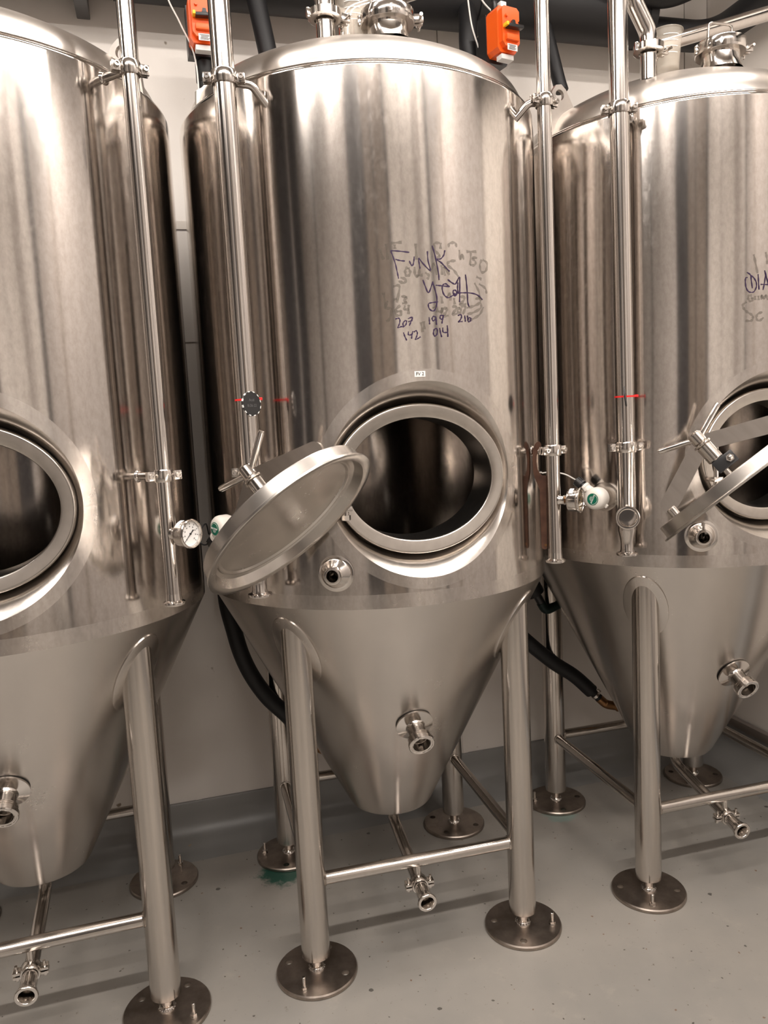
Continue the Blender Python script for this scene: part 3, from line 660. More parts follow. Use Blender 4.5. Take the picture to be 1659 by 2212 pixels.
INK_FUNK = [[(-7.67,2.0801),(-7.2,2.0686),(-6.52,2.0463),(-6.14,2.0262),(-5.85,2.0101)],[(-7.67,2.0801),(-5.26,2.0783),(-2.58,2.0753)],[(-6.46,2.0585),(-5.38,2.0554),(-3.92,2.0537)],[(-2.68,2.0544),(-2.24,2.0448),(-1.8,2.0425),(-1.45,2.0526),(-1.29,2.0648)],[(0.22,2.0348),(0.04,2.0482),(-0.03,2.0605),(1.3,2.046),(3.16,2.0306),(2.63,2.0552),(2.54,2.0787)],[(3.99,2.0931),(4.67,2.0713),(5.2,2.0445),(5.57,2.022),(5.63,2.0066)],[(7.76,2.0825),(7.35,2.0699),(6.35,2.0606),(5.14,2.0591),(6.57,2.0505),(7.88,2.0384),(8.95,2.0292)],[(0.9,2.0067),(1.53,1.9899),(2.36,1.9741),(3.36,1.9923),(3.75,2.0018)],[(3.68,2.0025),(4.36,1.981),(4.78,1.9584),(4.42,1.9378),(3.57,1.9276),(2.42,1.9333),(2.22,1.9458),(3.42,1.9492),(5.07,1.9511)],[(4.64,1.9935),(6.29,1.9922),(8.76,1.9905)],[(8.76,1.9898),(7.68,1.9975),(6.85,1.995),(6.48,1.9859),(6.87,1.9711),(8.07,1.9622),(9.2,1.9659),(10.37,1.9719),(9.81,1.9752),(10.13,1.9821),(10.84,1.98),(10.94,1.9709),(10.2,1.9672),(9.94,1.9729)],[(11.52,2.002),(11.31,1.9871),(11.53,1.9733)],[(8.29,2.0086),(9.65,2.0003),(10.78,1.9984),(12.03,2.016),(12.08,1.9965),(11.81,1.9515)],[(14.1,2.0238),(14.35,2.002),(14.52,1.9743),(14.57,1.9512),(15.03,1.9397)],[(9.79,1.9694),(11.54,1.9745),(13.32,1.9762),(16.09,1.9761),(18.32,1.9713),(19.88,1.9608)],[(-7.23,1.9088),(-6.36,1.9108),(-6.02,1.9051),(-6.33,1.8938),(-6.68,1.8872),(-5.74,1.8892),(-5.05,1.8885)],[(-4.68,1.9036),(-5.2,1.8981),(-5.12,1.8901),(-4.48,1.8934),(-4.19,1.9024),(-4.67,1.9047)],[(-3.78,1.9091),(-2.52,1.9122),(-2.95,1.9021),(-3.5,1.8909)],[(-3.7,1.9011),(-2.56,1.9047)],[(2.24,1.9117),(2.27,1.9014),(2.31,1.8934)],[(4.16,1.9127),(3.51,1.9139),(3.09,1.9082),(3.45,1.9025),(4.14,1.907),(4.24,1.9127),(4.3,1.9013),(4.33,1.8922)],[(6.33,1.9162),(5.65,1.9162),(5.49,1.9093),(6.02,1.907),(6.45,1.9128),(6.47,1.9162),(6.2,1.9059),(5.96,1.8956)],[(11.11,1.9167),(12.0,1.9192),(12.27,1.9135),(11.79,1.9053),(11.18,1.9005),(12.51,1.9014)],[(13.33,1.9172),(13.45,1.909),(13.5,1.9009)],[(14.25,1.9174),(14.35,1.9069),(14.63,1.9011),(15.26,1.9036),(15.39,1.9106),(14.84,1.9117),(14.44,1.9069)],[(-5.2,1.8743),(-4.88,1.864),(-4.39,1.8536)],[(-3.83,1.8762),(-3.82,1.8678),(-2.82,1.8685)],[(-2.57,1.8771),(-2.87,1.868),(-3.04,1.8578)],[(-2.33,1.8747),(-1.69,1.878),(-1.34,1.8723),(-1.59,1.8632),(-1.97,1.856),(-1.15,1.8585),(-0.5,1.8623)],[(4.29,1.883),(3.61,1.8807),(3.3,1.8705),(3.66,1.8635),(4.35,1.8681),(4.53,1.8784),(4.29,1.883)],[(5.23,1.8841),(5.44,1.8714),(5.74,1.8604)],[(6.18,1.8852),(6.26,1.8737),(7.5,1.8725)],[(7.58,1.891),(7.65,1.876),(7.63,1.861)]]
GHOST_FUNK = [[(-7.46,2.0984),(-4.54,2.1003)],[(-6.51,2.095),(-6.45,2.0839)],[(-10.52,2.0848),(-9.71,2.058)],[(-8.78,2.0976),(-8.51,2.0577)],[(-3.26,2.0392),(-3.92,2.0304),(-3.85,2.0192),(-3.12,2.0169),(-2.58,2.0258),(-3.02,2.037)],[(-1.27,2.0392),(-1.24,2.0191),(-0.37,2.0168),(0.1,2.0348)],[(-0.73,2.0971),(-0.68,2.0571)],[(6.28,2.101),(4.67,2.0982),(4.85,2.0804),(6.13,2.0695),(5.29,2.0625)],[(6.55,2.1011),(6.47,2.0854)],[(8.97,2.0909),(9.29,2.1001),(11.0,2.1032),(11.53,2.0922)],[(11.07,2.0578),(9.07,2.0547),(8.47,2.0454),(10.38,2.0325),(11.74,2.017)],[(12.37,2.0858),(12.54,2.0608),(13.2,2.0749),(13.74,2.0615)],[(14.75,2.0827),(18.23,2.0851)],[(16.29,2.0814),(15.82,2.0489)],[(18.48,2.0691),(16.54,2.0678),(17.78,2.0594),(17.41,2.0499),(15.82,2.0489)],[(20.13,2.0657),(19.38,2.0512),(19.97,2.033),(21.73,2.0389),(22.18,2.058),(20.48,2.066)],[(3.27,2.0261),(4.43,2.0488),(5.08,2.0196)],[(6.55,2.0448),(6.7,2.02)],[(7.51,2.0179),(7.34,2.0405),(8.9,2.0206)],[(1.71,2.0259),(2.7,2.017),(2.14,2.0079)],[(-7.41,1.9908),(-5.71,1.9904),(-6.65,1.9503)],[(-5.35,1.9657),(-3.88,1.9632),(-4.66,1.9566),(-3.95,1.9497),(-5.19,1.9477)],[(-6.6,1.9592),(-7.58,1.9572)],[(-9.04,1.9554),(-9.86,1.9377),(-8.18,1.9349),(-8.8,1.9104),(-9.8,1.904)],[(-5.71,1.9433),(-6.98,1.9324),(-6.93,1.9188),(-5.83,1.9186),(-5.54,1.9275),(-6.76,1.9278)],[(-4.48,1.943),(-4.54,1.9318),(-3.29,1.9338)],[(-3.36,1.944),(-3.6,1.9203)],[(6.16,1.9653),(6.35,1.9471)],[(7.79,1.9633),(8.95,1.9727),(8.87,1.9543)],[(10.03,1.9615),(10.24,1.9454)],[(12.07,1.9643),(13.28,1.967),(13.22,1.9554),(11.69,1.9457),(14.09,1.9475)],[(3.35,1.9355),(4.69,1.9379),(4.62,1.9242)],[(4.9,1.9265),(6.25,1.9265),(6.15,1.9357),(6.05,1.9151)],[(6.55,1.9334),(7.66,1.9358),(7.33,1.9243),(6.46,1.9151),(8.12,1.9163)],[(9.35,1.9383),(10.51,1.9409),(10.46,1.9316),(9.26,1.9199),(10.99,1.9213)],[(11.66,1.9388),(11.03,1.9294),(11.57,1.9214),(12.2,1.9297),(11.66,1.9388)],[(12.25,1.9389),(13.75,1.9405),(12.75,1.9205)],[(17.29,1.9615),(18.95,1.9646),(18.89,1.9528),(16.56,1.9425),(14.04,1.9371)],[(19.23,1.953),(19.16,1.9388),(16.48,1.9261),(14.26,1.9209)],[(20.19,1.9416),(18.74,1.9222),(16.4,1.9097),(14.8,1.9047)],[(17.91,2.02),(19.87,2.0142)],[(17.18,2.0034),(18.7,1.9808),(18.93,1.9599)],[(18.8,2.0019),(21.14,1.9916),(21.59,1.9777)],[(-10.14,1.9759),(-9.62,1.9376)],[(-0.19,1.8994),(0.2,1.8743)],[(0.59,1.9016),(0.75,1.881)],[(-5.35,2.0127),(-3.91,2.008),(-4.44,1.9992),(-5.89,2.0038)],[(-0.88,2.0168),(0.91,2.0191)]]
INK_DIA = [[(-13.43,2.032),(-12.31,2.0238),(-12.04,2.008),(-11.68,1.9851)],[(-12.4,2.0238),(-11.26,2.0156),(-10.47,2.0028),(-10.37,1.9902),(-11.07,1.9762),(-12.11,1.9735),(-13.15,1.9786),(-13.76,1.9914),(-13.93,2.0087),(-13.77,2.0157),(-13.25,2.0171)],[(-9.86,2.0253),(-9.71,2.0041),(-9.51,1.9805)],[(-7.71,2.0357),(-7.43,2.0223),(-7.77,1.9989),(-8.21,1.9793)],[(-7.71,2.0357),(-7.15,2.0191),(-6.54,1.9986),(-6.0,1.9796)],[(-8.95,1.9957),(-6.39,1.9946)]]
GHOST_DIA = [[(-11.85,1.9647),(-12.8,1.9643),(-12.97,1.9565),(-12.45,1.9484),(-11.67,1.9505),(-11.58,1.956),(-12.19,1.957)],[(-10.8,1.9628),(-10.74,1.9509)],[(-9.73,1.9632),(-9.64,1.9506)],[(-8.74,1.9511),(-8.66,1.9645),(-8.01,1.9532),(-7.29,1.9641),(-6.63,1.9497)],[(-13.48,1.9472),(-14.67,1.9383),(-14.33,1.9271),(-13.3,1.9172),(-11.91,1.9087),(-11.46,1.899),(-12.07,1.8913),(-13.8,1.892)],[(-8.35,1.9154),(-9.97,1.9096),(-10.31,1.897),(-9.42,1.8903),(-7.97,1.8994)],[(-11.3,2.0827),(-10.77,2.0607),(-10.04,2.0277)],[(-7.39,2.088),(-7.01,2.0723),(-6.81,2.0535)]]

N_LID = (-0.49, 0.49, 0.72)
make_tank(0, 'stainless conical fermenter with clean unmarked shell and round dial gauge pipe', 0.004, anch={(1, -1): 321, (1, 1): 50}, elbow=[(0, 0, 2.80), (-0.06, 0.02, 2.95), (-0.11, 0.04, 3.2)])
T2 = make_tank(1, 'stainless conical fermenter with purple FUNK YEAH marker writing and FV 2 sticker', -0.018, lid=((0.2690, 1.7735, 1.4115), (0.5202, -0.529, 0.6706), (-0.4461, 0.5013, 0.7414)),
    ink=INK_FUNK, ghost=GHOST_FUNK, anch={(-1, -1): 236, (1, -1): 335, (-1, 1): 165, (1, 1): 50}, elbow=[(0, 0, 2.80), (-0.04, 0.01, 2.90), (-0.09, 0.02, 3.15)])
make_tank(2, 'stainless conical fermenter with DIA marker writing beside the right wall', -0.042, lid=((1.523, 1.771, 1.421), (0.6264, -0.4592, 0.6299), (-0.4316, 0.4685, 0.7708)),
    ink=INK_DIA, ghost=GHOST_DIA, anch={(-1, -1): 243, (-1, 1): 170, (1, 1): 60}, elbow=[(0, 0, 2.80), (-0.045, 0.0, 2.875), (-0.10, 0.01, 3.05)], vent=(-0.283, -0.289), acc=(-0.028, -0.300))
tanks = [o for o in COL.objects if o.name.startswith('fermenter_tank')]
TK = sorted(tanks, key=lambda o: o.location.x)
# printed sticker above the hatch
st = MB(); a0 = -1.15; hw, hh = 0.0148, 0.0074
v = [];
for i in range(7):
    a = a0 + math.degrees((-hw + 2 * hw * i / 6) / TR)
    v += [tuple(P(a, TR + 0.0012, 1.767 - hh)), tuple(P(a, TR + 0.0012, 1.767 + hh))]
st.add(v, [(2 * i, 2 * i + 2, 2 * i + 3, 2 * i + 1) for i in range(6)])
sk = st.build('sticker', 'white_print', TK[1])
link('lettering', text_mesh('FV 2', 0.0120, 'black_plastic', 0.0003), sk, frame(P(a0, TR + 0.0018, 1.767), P(a0, 1, 0), P(a0 + 90, 1, 0)))
# brackets that carry the pipes
LP, RP = 0.635, {0: 0.638, 1: 0.612}           # axis radius of the left and right pipes from each tank's centre
AL = {1: -45.5, 2: -48.0}; AR = {0: 45.5, 1: 44.5}
for k in (0, 1):
    pipe_bracket(TK[k], AR[k], 2.515, RP[k] - 0.02, 0.0 if k == 0 else -5.0)
    pipe_bracket(TK[k], AR[k], 1.540, RP[k] - 0.02)
for k in (1, 2):
    pipe_bracket(TK[k], AL[k], 2.512, LP - 0.02, 6.0 if k == 1 else 0.0); pipe_bracket(TK[k], AL[k], 1.535, LP - 0.02)
lug(TK[0], 62, 0.515, 0.15); lug(TK[1], -72, 0.50, 0.10); lug(TK[2], -79, 0.515, 0.185)

# ------------------------------------------------------------------ vertical process pipes
def right_pipe(k, label):
    c = Vector((*TANKS[k][:2], 0)) + P(AR[k], RP[k], 0)
    t = empty('process_pipe', (c.x, c.y, 1.206)); tag(t, label, 'pipe', 'vertical steel pipes in front of the tanks')
    r = 0.0198
    MB().tube([(0, 0, 0.01), (0, 0, 0.33), (0, 0, 1.3), (0, 0, 2.4), (0, 0, CEIL - 1.21)], r, 28).build('tube', 'pipe_steel', t)
    MB().lathe([(r, 0.03), (r + 0.001, 0.012), (r + 0.0085, 0.008), (r + 0.0095, 0.004), (r + 0.008, 0.0), (r - 0.003, 0.0), (r - 0.003, 0.006), (0, 0.006)], 32).build('ferrule', 'bright_steel', t)
    for z in (1.309, 0.334):
        m = MB(); pipe_clamp(m, r, Tr(0, 0, z), R(AR[k] - 30)); m.build('pipe_clamp', 'bright_steel', t)
    n = Vector((0.69, -0.72, 0)).normalized()
    MB().lathe([(0.0, 0.015), (0.0165, 0.015), (0.0140, 0.021), (0.0135, 0.030), (0.0150, 0.031), (0.0150, 0.034), (0, 0.034)], 24, frame((0, 0, 0.187), n)).build('side_branch', 'bright_steel', t)
    return t, c + Vector((0, 0, 1.206))
pr0, c0 = right_pipe(0, 'slim steel pipe standing before the unmarked tank, carrying the white dial gauge')
pr1, c1 = right_pipe(1, 'slim steel pipe on the FUNK YEAH tank, brown wrench hanging at its lower clamp')
def left_pipe(k, label, tee):
    c = Vector((*TANKS[k][:2], 0)) + P(AL[k], LP, 0)
    t = empty('process_pipe', (c.x, c.y, 1.202)); tag(t, label, 'pipe', 'vertical steel pipes in front of the tanks')
    r = 0.0275
    lean = -0.012 if k == 2 else 0.0
    tb = MB().tube([(0, 0, 0.085), (0, 0, 0.34), (lean * 0.5, 0, 1.3), (lean, 0, 2.4), (lean * 1.2, 0, CEIL - 1.205)], r, 28).build('tube', 'pipe_steel', t)
    MB().lathe([(r, 0.09), (r, 0.080), (r - 0.002, 0.070), (r - 0.0065, 0.050), (r - 0.008, 0.040), (r - 0.008, 0.018), (r - 0.005, 0.010), (r + 0.0045, 0.007), (r + 0.0055, 0.003), (r + 0.0045, 0.0), (r - 0.010, 0.0), (r - 0.010, 0.006), (0, 0.006)], 32).build('reducer', 'pipe_steel', t)
    for z, q in ((1.310, lean * 0.55), (0.333, 0)):
        m = MB(); pipe_clamp(m, r, Tr(q, 0, z), R(-18 if k == 2 else (-18 if z < 1 else -8))); m.build('pipe_clamp', 'bright_steel', t)
    n = Vector((-0.50, -0.866, 0)).normalized()
    M = frame((0, 0, 0.122), n)
    o = MB().lathe([(0.0275, 0.0), (0.0275, 0.030), (0.029, 0.042), (0.0350, 0.047), (0.0360, 0.051), (0.0350, 0.055), (0.031, 0.056), (0.0265, 0.055), (0.0250, 0.052), (0.0245, 0.030), (0.0245, 0.004), (0, 0.004)], 40, M).build('tee_port', 'bright_steel', t)
    cut(tb, MB().cyl(0.0243, 0.0, 0.07, 32, M))
    return t, c + Vector((0, 0, 1.202))
pl1, cl1 = left_pipe(1, 'wide steel pipe beside the hanging lid, black poker chip tied on with red', True)
pl2, cl2 = left_pipe(2, 'wide steel pipe before the DIA tank, open tee port near its foot', True)

# ------------------------------------------------------------------ gauges
def gauge(c, label, face, dirty):
    n = Vector((0.69, -0.72, 0)).normalized()
    t = empty('pressure_gauge', c); tag(t, label, 'gauge', 'pressure gauges on the slim pipes')
    M = frame(n * 0.028, n, (0, 0, 1))
    s = MB(); s.cyl(0.0065, 0.0, 0.018, 14, M); hexnut(s, 0.0095, 0.002, 0.012, M); s.build('stem', 'brass', t)
    MB().lathe([(0, 0.016), (0.029, 0.016), (0.033, 0.019), (0.034, 0.024), (0.034, 0.044), (0.036, 0.045), (0.0375, 0.048), (0.0375, 0.052), (0.0355, 0.0545), (0.0325, 0.054), (0.0315, 0.051), (0.0315, 0.046), (0, 0.046)], 48, M).build('case', 'bright_steel', t)
    d = MB().lathe([(0, 0.0468), (0.0312, 0.0468)], 48, M).build('dial', face, t)
    m = MB()
    for q in range(9):
        a = R(-135 + 270 * q / 8)
        Q = M @ Matrix.Rotation(a, 4, 'Z') @ Tr(0.0255, 0, 0.0474)
        m.box(0.005, 0.0012, 0.0004, Q); m.box(0.0022, 0.0034, 0.0004, Q @ Tr(-0.007, 0, 0))
    m.build('scale_marks', 'grey_print', d)
    nd = MB(); Q = M @ Matrix.Rotation(R(130), 4, 'Z')
    nd.prism([(-0.014, -0.0018), (-0.004, -0.0012), (0.026, -0.0003), (0.026, 0.0003), (-0.004, 0.0012), (-0.014, 0.0018)], 0.0008, Q @ Tr(0, 0, 0.0490)); nd.cyl(0.0026, 0.0475, 0.0500, 14, M); nd.build('needle', 'black_plastic', t)
    lb = MB(); nn = 8; v = []
    for q in range(nn + 1):
        a = R(8 + 42 * q / nn)
        for zz in (0.024, 0.036): v.append((0.0346 * math.cos(a), 0.0346 * math.sin(a), zz))
    lb.add(v, [(2 * q, 2 * q + 2, 2 * q + 3, 2 * q + 1) for q in range(nn)], M); lb.build('label_strip', 'white_print', t)
    return t
gauge(c0 + Vector((0, 0, 0.187)), 'round pressure gauge with clear white dial and black needle', 'dial_white', False)
gauge(c1 + Vector((0, 0, 0.187)), 'round pressure gauge with brown stained dial beside the white sensor head', 'amber_glass', True)

# ------------------------------------------------------------------ temperature sensors
def sensor(k, a, z, gd, label, wire, roll, wmat='wire_white'):
    x, y, _ = TANKS[k]; n = P(a, 1, 0); tl = P(a - 90, 1, 0); up = Vector((0, 0, 1))
    b = Vector((x, y, 0)) + P(a, TR, z)
    t = empty('temperature_sensor', b); tag(t, label, 'sensor', 'white temperature sensor heads on the shells')
    M = frame((0, 0, 0), n, up)
    MB().lathe([(0.047, -0.006), (0.047, 0.0015), (0.040, 0.003), (0.0, 0.0032)], 40, M).build('wall_flange', 'recess_steel', t)
    MB().lathe([(0, 0.002), (0.020, 0.002), (0.019, 0.010), (0.013, 0.013), (0.013, 0.030), (0, 0.030)], 28, M).build('well', 'yoke_steel', t)
    h = MB(); h.lathe([(0, 0.024), (0.026, 0.024), (0.033, 0.030), (0.036, 0.038), (0.036, 0.060), (0.0345, 0.068), (0.030, 0.0745), (0.022, 0.0785), (0.010, 0.080), (0, 0.080)], 48, M)
    g = (tl * gd[0] + up * gd[1]).normalized(); o = n * 0.048
    h.lathe([(0, 0.02), (0.0195, 0.022), (0.0175, 0.040), (0.0165, 0.048), (0.0185, 0.050), (0.0185, 0.058), (0.012, 0.059)], 28, frame(o, g)); h.box(0.012, 0.010, 0.020, frame(o, -g) @ Tr(0, 0, 0.034), 0.003)
    h.build('head', 'white_plastic', t)
    q = MB(); q.lathe([(0, 0.057), (0.012, 0.057), (0.012, 0.066), (0.0165, 0.066), (0.0165, 0.070), (0.0155, 0.072), (0.0145, 0.090), (0.009, 0.093), (0, 0.093)], 24, frame(o, g))
    for i in range(12): q.box(0.003, 0.003, 0.018, frame(o, g) @ Rz(PI / 6 * i) @ Tr(0.0152, 0, 0.081))
    q.build('cable_gland', 'black_plastic', t)
    L = M @ Rz(roll) @ Tr(0, 0, 0.0806)
    d = MB().lathe([(0, 0.0004), (0.0185, 0.0), (0.0185, -0.004)], 40, L).build('label_disc', 'green_print', t)
    link('lettering', text_mesh('REOTEMP', 0.0072, 'white_print'), d, L @ Tr(0, 0.001, 0.0008) @ Rz(R(-90)))
    lines = MB()
    for i in range(3): lines.box(0.016 - i * 0.003, 0.0007, 0.0004, L @ Rz(R(-90)) @ Tr(0, -0.0045 - i * 0.0025, 0.0006))
    for i in range(14):
        aa = R(20 + 140 * i / 13); lines.box(0.0032, 0.0008, 0.0004, L @ Rz(R(-90)) @ Tr(0.0158 * math.cos(aa), 0.0158 * math.sin(aa), 0.0004) @ Rz(aa + PI / 2))
    lines.build('fine_print', 'white_print', d)
    ch = MB()
    for i in range(12):
        a_ = R(35 + 110 * i / 11) if gd[1] > 0 else R(-40 - 80 * i / 11 + 180)
        pos = n * (0.060 + 0.008 * math.sin(i * 0.9)) + (tl * math.sin(a_) + up * math.cos(a_)) * 0.0375
        ch.lathe([(0.0011, -0.0008), (0.0026, -0.0008), (0.0026, 0.0008), (0.0011, 0.0008), (0.0011, -0.0008)], 8, frame(pos, n + tl * (i % 2) * 2))
    ch.build('bead_chain', 'bright_steel', t)
    MB().tube(spline([o + g * 0.090] + [Vector(p) - b for p in wire], 8), 0.0022, 8).build('cable', wmat, t)
    return t
sensor(2, -58, 1.372, (0.78, 0.62), 'white sensor head with green label, black cap pointing up, on DIA tank', [(1.235, 2.24, 1.452), (1.19, 2.28, 1.456), (1.13, 2.34, 1.43)], R(-115))
sensor(1, -61, 1.375, (0.80, -0.55), 'white sensor head with green label half behind the hanging lid', [(0.085, 2.31, 1.315), (0.075, 2.33, 1.34), (0.10, 2.36, 1.37), (0.11, 2.42, 1.33)], R(-10), 'black_plastic')

# ------------------------------------------------------------------ chips tied to the pipes
def chip(c, n, r, z, label, ring_r, off):
    t = empty('tied_chip', (c.x, c.y, z)); tag(t, label, 'tag', 'black chips tied to the wide pipes')
    m = MB(); m.lathe([(ring_r + 0.0005, -0.0025), (ring_r + 0.003, -0.0025), (ring_r + 0.003, 0.0025), (ring_r + 0.0005, 0.0025), (ring_r + 0.0005, -0.0025)], 36)
    m.box(0.011, 0.006, 0.007, Tr(ring_r + 0.007, -0.006, 0.001), 0.001); m.build('red_tie', 'red_plastic', t)
    n = Vector(n).normalized(); o = Vector(off); M = frame(o, n, (0, 0, 1)); prof = [(0, -0.0018), (r - 0.0008, -0.0018), (r, -0.001), (r, 0.001), (r - 0.0008, 0.0018), (0, 0.0018)]
    d = MB().lathe(prof, 48, M).build('chip', 'black_plastic', t)
    e = MB()
    for i in (range(12) if n.z < 0.08 else ()): e.box(0.0022, 0.0065, 0.0041, M @ Rz(PI / 6 * i + 0.2) @ Tr(r - 0.0010, 0, 0))
    if e.v: e.build('edge_marks', 'white_print', d)
    tx = MB()
    link('lettering', text_mesh('Acid', 0.010, 'grey_print', 0.0002), d, M @ Tr(0.009, 0, 0.0021) @ Rz(R(-90)))
    link('lettering', text_mesh('8-26-22', 0.010, 'grey_print', 0.0002), d, M @ Tr(-0.005, 0, 0.0021) @ Rz(R(-90)))
    return t
chip(cl1, (0.60, -0.80, 0.05), 0.0315, 1.722, 'black poker chip with white edge dashes seen face on, red tie', 0.0275, (0.006, -0.052, -0.012))
chip(cl2, (0.80, -0.60, 0.10), 0.030, 1.687, 'black chip seen edge on, held by a red tie to the DIA tank pipe', 0.0282, (-0.036, -0.056, -0.001))

# ------------------------------------------------------------------ hook wrench hanging on the lower bracket
wp = [(310, 205), (275, 235), (255, 290), (245, 400), (250, 560), (270, 630), (295, 690), (315, 760), (318, 1400), (328, 1425), (345, 1433), (375, 1430), (382, 1415), (392, 606), (375, 590), (350, 592), (325, 570), (300, 525), (288, 450), (290, 380), (310, 310), (345, 262), (345, 240), (332, 215)]
s_ = 0.000264
poly = [((x - 318) * s_, -(y - 310) * s_) for x, y in wp]
hk = Vector((TANKS[1][0], TANKS[1][1], 0)) + P(44.5, 0.570, 1.5405) + Vector((-0.003, -0.006, 0))
vn = Vector((-0.45, -0.89, 0)).normalized()
Mw = frame((0, 0, 0), vn, Vector((0.89, -0.45, 0)))
wr_o = empty('hook_wrench', (hk.x, hk.y, hk.z)); tag(wr_o, 'brown iron hook wrench hanging between the FUNK YEAH tank and slim pipe', 'wrench')
MB().prism(list(reversed(poly)), 0.006, Mw).build('blade', 'brown_iron', wr_o)
MB().cyl(0.004, -0.0045, 0.0045, 14, Mw @ Tr((365 - 318) * s_, -(1385 - 310) * s_, 0)).build('hang_rivet', 'brass', wr_o)

# ------------------------------------------------------------------ beakers on the domes
def beaker(x, y, k, label, r=0.046, h=0.105):
    z = dome_z(math.hypot(x, y)) + 0.002
    t = empty('measuring_beaker', (TANKS[k][0] + x, TANKS[k][1] + y, z)); tag(t, label, 'beaker', 'plastic beakers on the tank tops')
    MB().lathe([(0, 0.0), (r * 0.74, 0.0), (r * 0.78, 0.003), (r * 0.97, h * 0.96), (r * 1.06, h * 0.98), (r * 1.06, h), (r * 0.96, h), (r * 0.75, 0.005), (0, 0.004)], 48).build('cup', 'clear_plastic', t)
    m = MB()
    for i in range(4):
        q = r * (0.79 + 0.19 * (0.35 + 0.15 * i)); zz = h * (0.35 + 0.15 * i)
        m.lathe([(q + 0.001, zz - 0.0012), (q + 0.0018, zz), (q + 0.001, zz + 0.0012)], 10, None, 1, 1, R(225), R(285))
    m.build('graduation_marks', 'white_print', t)
    return t
beaker(-0.055, -0.225, 1, 'clear plastic beaker between the clamps atop the FUNK YEAH tank')
beaker(-0.180, -0.235, 2, 'clear plastic beaker beneath the slanting pipe atop the DIA tank', 0.050, 0.118)

# ------------------------------------------------------------------ slanting pipes above the domes
def slant(k, x0, y0, rise, label):
    X, Y, _ = TANKS[k]
    t = MB().tube(fillet([(x0, y0, 0), (x0, y0, 0.10), (x0 + 0.62, y0 + 0.02, 0.10 + rise), (x0 + 0.95, y0 + 0.03, 0.10 + rise * 1.55)], 0.05, 8), 0.024, 22).build('slanting_pipe', 'pipe_steel')
    t.location = (X, Y, dome_z(math.hypot(x0, y0)) - 0.004); tag(t, label, 'pipe', 'slanting pipes above the tank domes'); return t
slant(2, -0.175, -0.14, 0.20, 'slanting steel pipe rising from the DIA tank dome toward the right wall')
slant(1, -0.055, -0.15, 0.24, 'slanting steel pipe rising behind the handle of the FUNK YEAH tank')

# ------------------------------------------------------------------ black insulated mains along the wall
def foam(m, path, r, n=28): return m.tube(path, r, n)
mp = empty('insulated_main', (0, 0, 3.250)); tag(mp, 'thick black insulated main running along the white wall above the tanks', 'pipe')
segs = [-5.1, -3.0, -1.0, -0.05, 0.92, 1.32, 2.02]
for i in range(len(segs) - 1):
    MB().tube([(segs[i] + 0.002, 2.95, 0), (segs[i + 1] - 0.002, 2.95, 0)], 0.106 + 0.003 * (i % 2), 36).build('insulation_sleeve', 'black_foam', mp)
MB().tube(fillet([(2.0, 2.95, -0.05), (2.385, 2.95, -0.045), (2.385, 2.40, -0.045), (2.385, 1.2, -0.045)], 0.12, 10), 0.060, 32).build('insulation_sleeve', 'black_foam', mp)
for x in (0.93, 1.30, 2.03): MB().lathe([(0.108, -0.02), (0.1125, -0.018), (0.1125, 0.018), (0.108, 0.02)], 36, frame((x, 2.95, 0), (1, 0, 0))).build('tape_band', 'black_rubber', mp)
hg = MB().box(0.045, 0.20, 0.20, Tr(-0.155, 2.975, -0.03), 0.004).build('pipe_bracket', 'black_plastic', mp)
MB().tube(spline([(1.62, 2.86, 0.20), (1.78, 2.83, 0.10), (1.95, 2.82, 0.072), (2.08, 2.82, 0.078), (2.19, 2.79, 0.12), (2.28, 2.74, 0.19), (2.33, 2.68, 0.40)], 8), 0.086, 30).build('insulation_bend', 'black_foam', mp)

